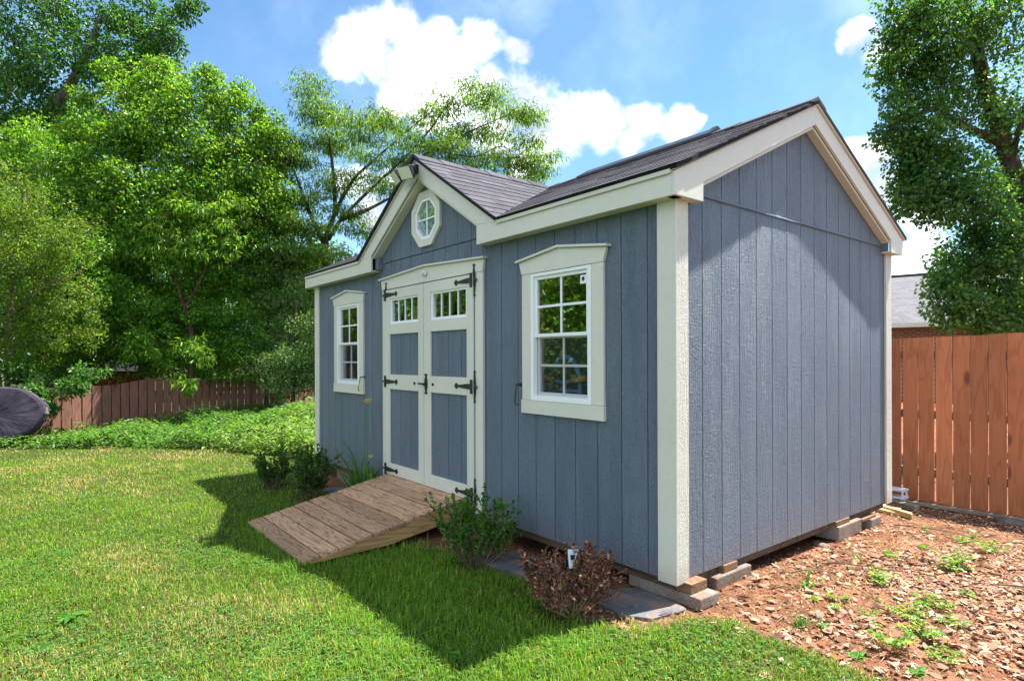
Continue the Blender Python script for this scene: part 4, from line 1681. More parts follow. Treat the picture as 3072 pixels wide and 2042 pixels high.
# --- big oak at the upper left, its trunk beyond the left edge
b = gbase(-420, 17.5)
tree('oak_tree', 'tall dark green oak with a long spreading limb beyond the yellow green shrub', b,
     [([b, at(-400, 760, 17.5), at(-300, 560, 17.5), at(-60, 500, 17.4), at(150, 330, 17.3), at(240, 200, 17.2), at(300, 60, 17.0)], [.42, .36, .30, .24, .17, .12, .07]),
      ([at(60, 410, 17.35), at(250, 300, 17.2), at(420, 240, 17.0), at(520, 120, 17)], [.12, .09, .06, .03]),
      ([at(-100, 510, 17.4), at(90, 520, 17.2), at(230, 470, 17), at(380, 420, 17)], [.14, .10, .07, .04])],
     [lobe(120, 60, 17.5, 260, 130, 70, .42), lobe(400, 60, 17.2, 150, 110, 40, .36), lobe(60, 250, 17.4, 180, 120, 55, .40), lobe(330, 200, 17.0, 190, 90, 50, .36),
      lobe(470, 230, 17.0, 90, 130, 26, .32), lobe(90, 400, 17.2, 190, 90, 48, .40), lobe(560, 30, 17.0, 45, 40, 8, .28), lobe(260, 400, 17.0, 180, 70, 30, .36),
      lobe(-200, 150, 18, 250, 260, 60, .5), lobe(240, -160, 18, 350, 120, 50, .5)],
     DARK, [3, 3, 2, 2], .115, 85, .62, .8, .15, .5, 3, 'bark_grey', r_tip=.012, kbr=.016)

# --- bright green tree behind the picket fence
b = gbase(440, 14.6)
tree('leafy_tree', 'tall bright green leafy tree rising behind the picket fence', b,
     [([b, at(430, 950, 14.6), at(440, 700, 14.6), at(410, 500, 14.6), at(400, 320, 14.5)], [.16, .14, .11, .08, .04]),
      ([at(436, 760, 14.6), at(560, 560, 14.5), at(620, 400, 14.5)], [.08, .05, .025]),
      ([at(436, 800, 14.6), at(330, 620, 14.5), at(290, 500, 14.4)], [.08, .05, .025])],
     [lobe(430, 260, 14.6, 120, 65, 40, .30), lobe(330, 215, 14.5, 30, 22, 5, .2), lobe(480, 190, 14.5, 32, 24, 6, .2), lobe(610, 222, 14.4, 34, 26, 6, .2), lobe(715, 268, 14.4, 34, 26, 6, .2), lobe(770, 340, 14.5, 36, 26, 6, .22), lobe(250, 300, 14.4, 40, 30, 7, .22), lobe(820, 390, 14.8, 60, 40, 12, .24), lobe(860, 480, 15, 60, 50, 14, .24), lobe(200, 400, 14.4, 60, 50, 14, .26), lobe(560, 310, 14.5, 140, 80, 54, .30), lobe(380, 390, 14.4, 140, 110, 80, .34), lobe(540, 430, 14.3, 170, 120, 100, .34),
      lobe(690, 330, 14.4, 75, 60, 18, .24), lobe(640, 250, 14.4, 40, 28, 5, .2), lobe(280, 520, 14.2, 130, 130, 80, .34), lobe(450, 600, 14.0, 220, 130, 130, .36),
      lobe(690, 480, 14.2, 120, 120, 60, .30), lobe(780, 420, 14.4, 90, 70, 28, .26), lobe(720, 620, 14.2, 140, 100, 60, .30), lobe(250, 650, 14.0, 140, 120, 70, .34),
      lobe(560, 760, 14.2, 250, 120, 110, .34), lobe(800, 570, 14.6, 90, 90, 34, .26)],
     LIME, [3, 4, 2, 3], .085, 90, .55, .8, .3, .55, 4, 'bark_grey', r_tip=.006)

# --- yellow green thicket at the far left
b = gbase(20, 11.9)
tree('yellow_shrub', 'yellow green arching shrub leaning over the log slice', b,
     [([b, at(30, 900, 11.9), at(60, 700, 11.8), at(70, 560, 11.7)], [.06, .05, .03, .015]),
      ([b, at(-40, 900, 12.0), at(-60, 700, 11.9)], [.06, .04, .02]),
      ([at(30, 950, 11.9), at(150, 850, 11.7), at(240, 820, 11.6)], [.04, .025, .01])],
     [lobe(40, 620, 11.8, 120, 130, 60, .24), lobe(150, 720, 11.7, 130, 120, 55, .22), lobe(30, 820, 11.7, 150, 110, 55, .24), lobe(170, 900, 11.7, 140, 80, 34, .20),
      lobe(60, 1020, 11.6, 140, 80, 34, .20), lobe(-100, 700, 12.1, 120, 300, 60, .3), lobe(250, 1000, 11.9, 80, 60, 12, .18)],
     YELL, [2, 4, 1, 4], .050, 110, .5, .85, .1, .5, 5, 'twig_brown', 'shrub', r_tip=.003, wander=.2, kbr=.006)

# --- dark understorey behind the fence, several shrubs
for (u, d, lobs, seed, lab, pal) in [
        (250, 13.2, [(250, 820, 170, 150, 80), (330, 960, 190, 130, 90), (200, 1060, 190, 90, 60)], 11, 'dark green broadleaf shrub behind the pale end of the picket fence', GREEN),
        (620, 14.4, [(590, 900, 170, 150, 90), (640, 1040, 170, 110, 80), (500, 1080, 150, 70, 40)], 12, 'deep green shrub behind the middle of the picket fence', GREEN),
        (800, 15.0, [(800, 790, 150, 150, 100), (870, 900, 140, 160, 100), (780, 1030, 160, 120, 90)], 13, 'small leaved privet shrub beside the left end of the shed', PALE),
        (880, 13.6, [(880, 1120, 120, 90, 70), (930, 1040, 90, 100, 50)], 14, 'light green bushy shrub at the end of the picket fence', PALE)]:
    b = gbase(u, d)
    tree('hedge_shrub', lab, b, [([b, at(u, 1040, d), at(u + 10, 900, d)], [.05, .04, .02])],
         [lobe(a, c, d, e, f, n, .26) for (a, c, e, f, n) in lobs], pal, [3, 3, 2, 2], .07 if pal is GREEN else .052, 150, .55, .8, .2, .55, seed, 'bark_dark', 'shrub', 'shrubs behind the picket fence')

# --- two more trees fill the wall of leaves
b = gbase(840, 15.6)
tree('leafy_tree', 'light green tree with small leaves between the bright tall tree and the mimosa', b,
     [([b, at(840, 900, 15.6), at(830, 700, 15.5), at(800, 520, 15.4)], [.12, .10, .07, .03])],
     [lobe(800, 520, 15.6, 110, 90, 34, .26), lobe(760, 660, 15.4, 140, 110, 60, .30), lobe(880, 700, 15.6, 110, 110, 50, .28), lobe(840, 830, 15.4, 160, 110, 80, .30), lobe(930, 860, 15.8, 80, 110, 40, .28), lobe(700, 850, 15.0, 140, 120, 70, .30)],
     LIME, [3, 4, 2, 3], .075, 95, .5, .8, .3, .55, 24, 'bark_grey', r_tip=.005)
b = gbase(180, 14.8)
tree('leafy_tree', 'mid green leafy tree behind the yellow green shrub', b,
     [([b, at(180, 900, 14.8), at(190, 700, 14.8), at(160, 560, 14.7)], [.14, .12, .08, .03])],
     [lobe(130, 560, 14.8, 180, 110, 80, .32), lobe(90, 430, 14.8, 90, 60, 24, .28), lobe(30, 500, 14.6, 80, 60, 22, .28), lobe(230, 470, 14.6, 80, 60, 22, .28), lobe(230, 720, 14.6, 170, 130, 100, .32), lobe(60, 760, 14.8, 160, 140, 80, .32), lobe(330, 850, 14.2, 140, 120, 80, .30), lobe(200, 930, 14.4, 200, 100, 90, .30), lobe(420, 960, 14.0, 130, 110, 70, .28)],
     LIME, [3, 4, 2, 3], .085, 90, .52, .8, .3, .55, 25, 'bark_grey', r_tip=.006)

# --- peach tree with drooping leaves
b = gbase(560, 13.8)
tree('peach_tree', 'slender tree with drooping narrow leaves and bare reddish stems above the picket fence', b,
     [([b, at(575, 1030, 13.8), at(540, 880, 13.7), at(500, 780, 13.6), at(480, 690, 13.5)], [.07, .06, .05, .035, .02]),
      ([at(552, 930, 13.7), at(600, 840, 13.6), at(640, 740, 13.5)], [.04, .03, .015]),
      ([b, at(500, 1060, 13.6), at(440, 1010, 13.4), at(420, 960, 13.3)], [.05, .04, .025, .012])],
     [lobe(560, 650, 13.4, 100, 60, 22, .22), lobe(650, 640, 13.4, 90, 60, 18, .22), lobe(500, 740, 13.3, 90, 60, 18, .22), lobe(620, 740, 13.3, 90, 55, 16, .2),
      lobe(370, 890, 13.2, 90, 45, 16, .2), lobe(420, 1040, 13.0, 110, 40, 16, .2), lobe(560, 1060, 13.1, 100, 45, 16, .2), lobe(540, 1150, 12.8, 50, 30, 5, .16), lobe(690, 720, 13.5, 50, 40, 6, .18)],
     LIME, [4, 3, 3, 1], .13, 60, .24, .7, .9, .5, 6, 'bark_red')

# --- vine over the pale end of the fence
b = gbase(120, 11.30)
tree('creeper_vine', 'dark green creeper spilling over the pale end of the picket fence', b,
     [([b, at(125, 1240, 11.25), at(150, 1150, 11.15)], [.012, .01, .006])],
     [lobe(110, 1170, 11.10, 55, 22, 12, .13, .1), lobe(140, 1215, 11.00, 35, 35, 9, .11, .1), lobe(230, 1165, 11.15, 60, 25, 10, .13, .1), lobe(70, 1115, 11.35, 80, 40, 14, .16), lobe(260, 1115, 11.45, 90, 25, 9, .14)],
     DARK, [2, 4, 4, 1], .085, 60, .55, .8, .4, .6, 7, 'twig_brown', 'vine', r_tip=.003)

# --- mimosa behind the shed: flat layers of feathery leaves on slanting dark limbs
b = gbase(965, 15.5)
rngm = np.random.default_rng(21)
lay_lobes = [(930, 300, 45, 10, 5), (950, 345, 60, 12, 7), (1000, 330, 40, 9, 5), (1040, 380, 80, 12, 9), (960, 420, 80, 14, 9), (1060, 440, 90, 14, 10), (905, 480, 60, 14, 7),
             (1130, 350, 50, 9, 6), (1190, 375, 90, 12, 10), (1300, 350, 80, 12, 9), (1350, 300, 60, 10, 7), (1420, 270, 70, 10, 8), (1470, 310, 50, 10, 6), (1250, 420, 110, 14, 12),
             (1380, 400, 100, 13, 11), (1480, 400, 70, 12, 7), (1540, 345, 60, 9, 6), (1590, 340, 25, 8, 3), (1400, 470, 110, 13, 11), (1500, 480, 80, 12, 8), (1560, 500, 60, 10, 5),
             (1610, 520, 34, 10, 5), (1590, 430, 45, 9, 4), (1620, 470, 30, 8, 3), (1545, 560, 50, 9, 4), (1180, 480, 100, 13, 10), (1100, 540, 110, 14, 11), (980, 560, 90, 14, 9), (880, 590, 90, 16, 9), (1180, 560, 70, 11, 6), (1050, 640, 90, 14, 8),
             (930, 680, 100, 16, 10), (1100, 700, 60, 14, 6), (840, 420, 60, 14, 7), (800, 470, 70, 16, 8), (1010, 760, 90, 18, 8), (860, 760, 90, 20, 8), (1320, 460, 80, 12, 7), (940, 255, 30, 8, 3)]
tree('mimosa_tree', 'mimosa tree with flat layers of feathery leaves spreading behind the shed roof', b,
     [([b, at(985, 900, 15.5), at(976, 740, 15.5), at(1007, 635, 15.4), at(1060, 540, 15.3), at(1111, 490, 15.2), at(1220, 395, 15.0), at(1300, 330, 15.0)], [.13, .11, .08, .055, .042, .03, .016, .007]),
      ([at(985, 720, 15.5), at(1026, 656, 15.4), at(1120, 560, 15.2), at(1206, 482, 15.0), at(1290, 390, 14.9), at(1345, 312, 14.8), at(1400, 280, 14.8)], [.055, .046, .036, .027, .019, .011, .006]),
      ([at(1150, 530, 15.1), at(1300, 450, 14.9), at(1420, 390, 14.8), at(1530, 345, 14.7), at(1590, 335, 14.7)], [.035, .025, .017, .010, .005]),
      ([at(1020, 660, 15.4), at(1080, 640, 15.3), at(1150, 605, 15.2), at(1230, 560, 15.1)], [.06, .05, .035, .012]),
      ([at(976, 740, 15.5), at(930, 640, 15.4), at(900, 560, 15.3), at(870, 480, 15.3)], [.07, .05, .035, .015]),
      ([at(1007, 635, 15.4), at(1000, 520, 15.3), at(985, 420, 15.2), at(950, 330, 15.2)], [.06, .045, .03, .012]),
      ([at(1300, 450, 14.9), at(1420, 470, 14.7), at(1500, 440, 14.6), at(1560, 470, 14.6)], [.025, .02, .012, .006])],
     [lobe(a, c, 15.1 + rngm.uniform(-.6, .6), e * 1.08, f * 1.3, int(n * 2.0) + 5, .40, .9) for (a, c, e, f, n) in lay_lobes],
     [(.080, .190, .028), (.115, .230, .028), (.052, .140, .026), (.165, .260, .030)], [3, 3, 2, 2], .13, 52, .19, .22, .75, 1.0, 9, 'bark_dark', r_tip=.004, up=.05, kbr=.007)

# --- ivy covered tree at the right
b = gbase(3120, 9.6)
ivy_lobes = [(2720, 60, 120, 100, 40), (2850, 90, 140, 110, 45), (3000, 80, 120, 120, 36), (2700, 200, 90, 90, 30), (2800, 250, 140, 110, 44), (2720, 380, 80, 120, 36), (2830, 420, 120, 120, 45),
             (2720, 530, 70, 90, 26), (2800, 590, 110, 80, 34), (2700, 600, 50, 50, 10), (2900, 560, 110, 110, 40), (2960, 330, 110, 120, 34), (3060, 500, 110, 150, 44), (2940, 690, 120, 90, 40),
             (3060, 720, 110, 130, 44), (2890, 800, 110, 80, 34), (2830, 850, 60, 60, 14), (2990, 880, 130, 90, 44), (3100, 930, 110, 80, 36), (2860, 920, 90, 50, 20), (2960, 960, 130, 45, 26),
             (3200, 300, 150, 400, 60), (2900, -120, 350, 110, 60), (2760, 480, 90, 120, 24)]
tree('ivy_tree', 'ivy covered tree with a leaning bare trunk behind the tall fence', b,
     [([b, at(3110, 800, 9.6), at(3060, 600, 9.6), at(3010, 430, 9.5), at(2960, 280, 9.4), at(2925, 130, 9.3), at(2885, 0, 9.2), at(2840, -150, 9.1)], [.20, .18, .155, .125, .105, .09, .075, .05]),
      ([at(3030, 500, 9.55), at(3060, 380, 9.3), at(3100, 230, 9.2)], [.06, .045, .03]),
      ([at(3000, 430, 9.5), at(2900, 380, 9.3), at(2800, 330, 9.2), at(2740, 360, 9.1)], [.07, .05, .03, .015]),
      ([at(3060, 620, 9.6), at(2960, 590, 9.4), at(2850, 560, 9.2)], [.06, .04, .02]),
      ([b, at(3010, 930, 9.3), at(2900, 920, 9.1), at(2820, 1000, 9.0)], [.06, .045, .03, .012])],
     [lobe(a, c, 9.2 + rngm.uniform(-.35, .45), e, f, n, .195) for (a, c, e, f, n) in ivy_lobes],
     [(.040, .122, .030), (.058, .162, .036), (.084, .200, .038), (.135, .250, .044)], [4, 4, 3, 1], .062, 62, .80, .95, .45, .45, 10, 'bark_dark', r_tip=.004, kbr=.007)

# --- trees further back close the view
for (u, d, lobs, seed, lab, pal) in [
        (150, 23, [(100, 720, 300, 260, 130), (60, 980, 300, 150, 80)], 31, 'big green tree far behind the yellow green shrub', GREEN),
        (620, 24, [(560, 760, 300, 260, 140), (600, 1000, 300, 120, 90)], 32, 'big green tree far behind the picket fence', GREEN),
        (930, 25, [(900, 870, 200, 140, 80), (960, 1010, 220, 110, 70)], 33, 'dark tree far behind the left end of the shed', DARK),
        (3300, 17, [(3250, 700, 200, 300, 70), (3200, 980, 200, 120, 30)], 34, 'tall green tree far behind the ivy covered trunk', GREEN)]:
    b = gbase(u, d)
    tree('background_tree', lab, b, [([b, at(u, 900, d), at(u, 700, d)], [.25, .2, .1])],
         [lobe(a, c, d, e, f, n, .7) for (a, c, e, f, n) in lobs], pal, [3, 3, 2, 2], .19, 110, .6, .8, .2, .55, seed, 'bark_dark', group='trees far behind the fence')

# --- trees across the lawn, facing the shed: the window panes mirror them
for (x, y, h, w, seed, lab, pal) in [(-9.8, -9.3, 6.5, 2.4, 41, 'round leafy tree across the lawn facing the right window', LIME), (-13.2, -11.8, 8.5, 3.0, 42, 'tall leafy tree across the lawn behind the round one', GREEN),
                                     (-14.6, -8.6, 5.2, 2.2, 43, 'low broad tree across the lawn facing the doors', LIME), (-19.0, -9.6, 8.0, 3.2, 44, 'tall bright tree across the lawn beyond the log slice', GREEN),
                                     (-19.5, -6.6, 6.5, 2.4, 45, 'leafy tree across the lawn facing the left window', LIME)]:
    b = (x, y, GZ(x, y) - .05)
    tree('lawn_tree', lab, b, [([b, (x, y, h * .3), (x + .2, y, h * .6)], [.2, .16, .08])],
         [((x, y, h * .5), w, w * .9, h * .45, 150, .55), ((x, y, h * .22), w * .95, w * .9, h * .2, 90, .5)],
         pal, [3, 3, 2, 2], .16, 90, .55, .8, .25, .55, seed, 'bark_grey', group='trees across the lawn')


# ------------------------------------------------------------------ shrubs beside the shed
def shrub(name, label, x, y, h, w, n, palette, weights, leaf, bare, barkm, seed, mat='leaf', dens=46, cat='shrub', group=None, ratio=.55, spread=1.0, shoots=5):
    rng = np.random.default_rng(seed)
    zb = GZ(x, y)
    root = empty(name, (x, y, zb), label, cat, group)
    paths, LP, LA = [], [], []
    for i in range(n):
        a = 2 * np.pi * i / n + rng.normal(0, .5)
        r = w / 2 * math.sqrt(rng.random()) * spread
        hh = h * rng.uniform(.62, 1.0) * (1 - .28 * (r / (w / 2)) ** 2)
        tip = np.array([x + r * math.cos(a), y + r * math.sin(a), zb + hh])
        b0 = np.array([x + .03 * math.cos(a) * rng.random() * 2, y + .03 * math.sin(a) * rng.random() * 2, zb - .02])
        mid = b0 * .5 + tip * .5 + np.array([math.cos(a), math.sin(a), 0]) * r * .28
        p, rr_ = smooth_line([b0, mid, tip], [.007, .004, .0015], 5)
        paths.append((p, rr_))
        segs = [p]
        for s in range(shoots):
            t = rng.uniform(max(.25, bare - .1), .85)
            j = int(t * (len(p) - 1))
            o = p[j]
            q = o + np.array([rng.normal(0, .055) + .03 * math.cos(a), rng.normal(0, .055) + .03 * math.sin(a), rng.uniform(.05, .13)]) * (h / .5)
            m_ = (o + q) / 2 + rng.normal(0, .008, 3)
            paths.append((np.array([o, m_, q]), np.array([.003, .002, .0012])))
            segs.append(np.array([o, m_, q]))
        for si, sg in enumerate(segs):
            ln = np.linalg.norm(np.diff(sg, axis=0), axis=1).sum()
            k = int(dens * ln / .3) + 2
            t = rng.uniform(bare if si == 0 else .15, 1.02, k)
            idx = np.clip(t * (len(sg) - 1), 0, len(sg) - 1.001)
            i0 = idx.astype(int)
            f = (idx - i0)[:, None]
            LP.append(sg[i0] * (1 - f) + sg[i0 + 1] * f)
            LA.append(np.repeat([sg[-1] - sg[0]], k, 0))
    V, Q = tubes_np(paths, 4)
    link('stems', mesh_np('stems', V, None, None, barkm, True, Q), root)
    pos = np.concatenate(LP)
    ax = norm(norm(np.concatenate(LA)) * .55 + rng.normal(0, .6, pos.shape) + np.array([0, 0, .15]))
    nn = norm(rng.normal(0, .6, pos.shape) + LEAF_UP * .7)
    L = leaf * rng.uniform(.6, 1.25, len(pos))
    V, T, k = leaves(pos, ax, nn, L, L * ratio)
    col = np.repeat(jitter_cols(len(pos), palette, weights, rng, .22), k, 0)
    link('foliage', mesh_np('foliage', V, T, col, mat), root)
    return root


shrub('boxwood', 'green boxwood shrub growing beside the ramp and the right door', -1.39, -.42, .58, .56, 26, [(.050, .165, .024), (.080, .215, .030), (.135, .290, .045), (.030, .095, .020)], [4, 4, 3, 2],
      .027, .34, 'twig_brown', 51, dens=46, shoots=5, group='shrubs along the shed')
BROWN = [(.150, .052, .040), (.215, .088, .060), (.44, .28, .165), (.095, .036, .030)]
ds = shrub('dead_shrub', 'dead brown shrub with dry leaves at the front corner of the shed', -.345, -.485, .45, .54, 34, BROWN, [4, 4, 2, 3],
           .026, .38, 'dead_twig', 52, 'dry_leaf', dens=38, shoots=5, group='shrubs along the shed')
shrub('boxwood', 'small round dark shrub on the lawn, the one farther from the ramp', -5.0, -.715, .46, .40, 18, [(.032, .098, .018), (.050, .135, .024), (.08, .18, .030)], [4, 3, 2],
      .030, .34, 'twig_brown', 53, dens=55, group='shrubs along the shed')
shrub('boxwood', 'dark upright shrub with tall shoots between the small round shrub and the ramp', -4.17, -.60, .62, .46, 18, [(.032, .098, .018), (.050, .135, .024), (.08, .18, .030)], [4, 3, 2],
      .032, .30, 'twig_brown', 54, dens=50, group='shrubs along the shed')
c = at(1714, 1674, 3.34)
def card(w0, w1, h0, h1, f):
    return [tuple(c + RGT * p + FWD * (q + f) + Vector((0, 0, z))) for z, (wa, wb) in ((h0, w0), (h1, w1)) for p, q in ((wa, 0), (wb, 0), (wb, .001), (wa, .001))]
pt_ = MB().hexa(card((-.013, .008), (-.020, .038), -.055, .050, 0)).build('plant_tag', 'plant_tag', ds)
MB().hexa(card((-.004, .010), (-.006, .026), -.008, .020, -.0022)).build('tag_print', 'black_plastic', pt_)

# --- daylily by the left door
dl = empty('daylily', (-3.67, -.14, GZ(-3.67, -.14)), 'daylily with long arching leaves and tall yellow flower stalks beside the left door', 'plant')
rng = np.random.default_rng(61)


def straps(x, y, n, length, width, rng, lean=.6, curve=1.3, spread=.06):
    V, Q, k, cols = [], [], 0, []
    for i in range(n):
        a = rng.uniform(0, 2 * np.pi)
        L = length * rng.uniform(.6, 1.15)
        bx, by = x + rng.normal(0, spread), y + rng.normal(0, spread)
        d = np.array([math.cos(a), math.sin(a)])
        s = np.array([-d[1], d[0], 0]) * width * rng.uniform(.7, 1.2)
        th = math.pi / 2 - rng.uniform(.1, lean)
        p = np.array([bx, by, GZ(bx, by) - .01])
        m = 7
        for j in range(m):
            t = j / (m - 1)
            w = s * (1 - t ** 2.2) * .5
            V += [p + w, p - w]
            th -= curve * rng.uniform(.6, 1.2) / m * (0.4 + 1.6 * t)
            p = p + np.array([d[0] * math.cos(th), d[1] * math.cos(th), math.sin(th)]) * L / (m - 1)
        for j in range(m - 1):
            q = k + 2 * j
            Q.append((q, q + 1, q + 3, q + 2))
        k += 2 * m
        cols.append(np.repeat(jitter_cols(1, [(.06, .17, .03), (.09, .21, .035)], [1, 1], rng), 2 * m, 0))
    return np.array(V), np.array(Q), np.concatenate(cols)


V, Q, cc = straps(-3.76, -.15, 60, .80, .024, rng, .6, 1.45, .06)
link('leaf_fan', mesh_np('leaf_fan', V, None, cc, 'leaf', True, Q), dl)
for (sx, sz, dx) in ((-3.72, 1.0, -.03), (-3.82, .98, .04), (-3.70, .42, .02)):
    z0 = GZ(-3.7, -.14)
    MB().tube([(sx, -.14, z0), (sx + dx * .5, -.135, z0 + sz * .5), (sx + dx, -.12, z0 + sz)], [.0045, .004, .003], 6).build('flower_stalk', 'stalk_green', dl)
    for q in range(2 if sz > .5 else 1):
        c = Vector((sx + dx + (.035 if q else -.01), -.12, z0 + sz + .01))
        mb = MB()
        for k in range(6):
            a = 2 * math.pi * k / 6 + q
            o = Vector((math.cos(a), math.sin(a), .9)).normalized()
            sd = Vector((-math.sin(a), math.cos(a), 0)) * .007
            i0 = len(mb.v)
            mb.v += [tuple(c), tuple(c + o * .03 + sd), tuple(c + o * .055 + Vector((0, 0, -.004))), tuple(c + o * .03 - sd)]
            mb.f.append((i0, i0 + 1, i0 + 2, i0 + 3))
        mb.build('flower', 'petal', dl, flip_fix=False)

# ------------------------------------------------------------------ bed of leafy plants before the picket fence
EDGE = np.array([(-13.2, -5.0), (-11.2, -3.35), (-10.46, -2.4), (-9.96, -1.5), (-9.16, -.84), (-8.3, -.37), (-7.5, -.15), (-6.6, .0), (-5.75, .15)])


def in_bed(x, y):
    """Behind the lawn's far edge and before the fence."""
    s = np.zeros(len(x))
    ye = np.interp(x, EDGE[:, 0], EDGE[:, 1])
    f = (x - A.x) * fn.x + (y - A.y) * fn.y
    return (y > ye + (vnoise(x, y, 1.5, 5) - .5) * .5) & (f > .12) & (y < 3.2) & ~((x > -5.65) & (y > -.1))


def bed():
    rng = np.random.default_rng(71)
    n = 7500
    x, y = rng.uniform(-13.8, -5.6, n), rng.uniform(-4.9, 3.2, n)
    k = in_bed(x, y)
    x, y = x[k], y[k]
    ye = np.interp(x, EDGE[:, 0], EDGE[:, 1])
    hump = np.clip(1 - np.hypot((x + 8.3) / 3.0, (y - 1.2) / 1.6), 0, 1)
    h = .08 + .48 * vnoise(x, y, 1.3, 6, 2) ** 1.6 + .08 * rng.random(len(x)) + .40 * hump ** .6
    h = np.minimum(h, .16 + (y - ye).clip(0) * .7 + .15)
    V0, C0, paths = [], [], []
    Ps, Ax, Nn, Ls, Cs = [], [], [], [], []
    for i in range(len(x)):
        z = GZ(x[i], y[i])
        m = int(7 + h[i] * 22)
        t = np.sort(rng.uniform(.12, 1, m))
        lean = rng.normal(0, .10, 2)
        px = x[i] + lean[0] * t
        py = y[i] + lean[1] * t
        pz = z + h[i] * t
        a = np.arange(m) * 2.2 + rng.uniform(0, 6)
        Ps.append(np.stack([px, py, pz], 1))
        Ax.append(np.stack([np.cos(a), np.sin(a), rng.uniform(-.35, .45, m)], 1))
        Ls.append(rng.uniform(.05, .10, m) * (1.15 - .35 * t))
        mixv = vnoise(x[i:i + 1], y[i:i + 1], .6, 8)[0] + .25 * (x[i] > -9.2)
        pal = [(.125, .235, .050), (.175, .275, .070), (.085, .190, .038)] if mixv > .6 else [(.055, .155, .030), (.080, .190, .036), (.115, .220, .045)]
        Cs.append(jitter_cols(m, pal, [3, 2, 2], rng, .2))
    P, AX = np.concatenate(Ps), np.concatenate(Ax)
    L = np.concatenate(Ls)
    nn = norm(rng.normal(0, .35, P.shape) + LEAF_UP)
    V, T, k = leaves(P, AX, nn, L, L * .42, .12, .3)
    o = link('leafy_bed', mesh_np('leafy_bed', V, T, np.repeat(np.concatenate(Cs), k, 0), 'leaf'))
    tag(o, 'bed of light green leafy plants before the picket fence', 'plants', kind='stuff')


bed()


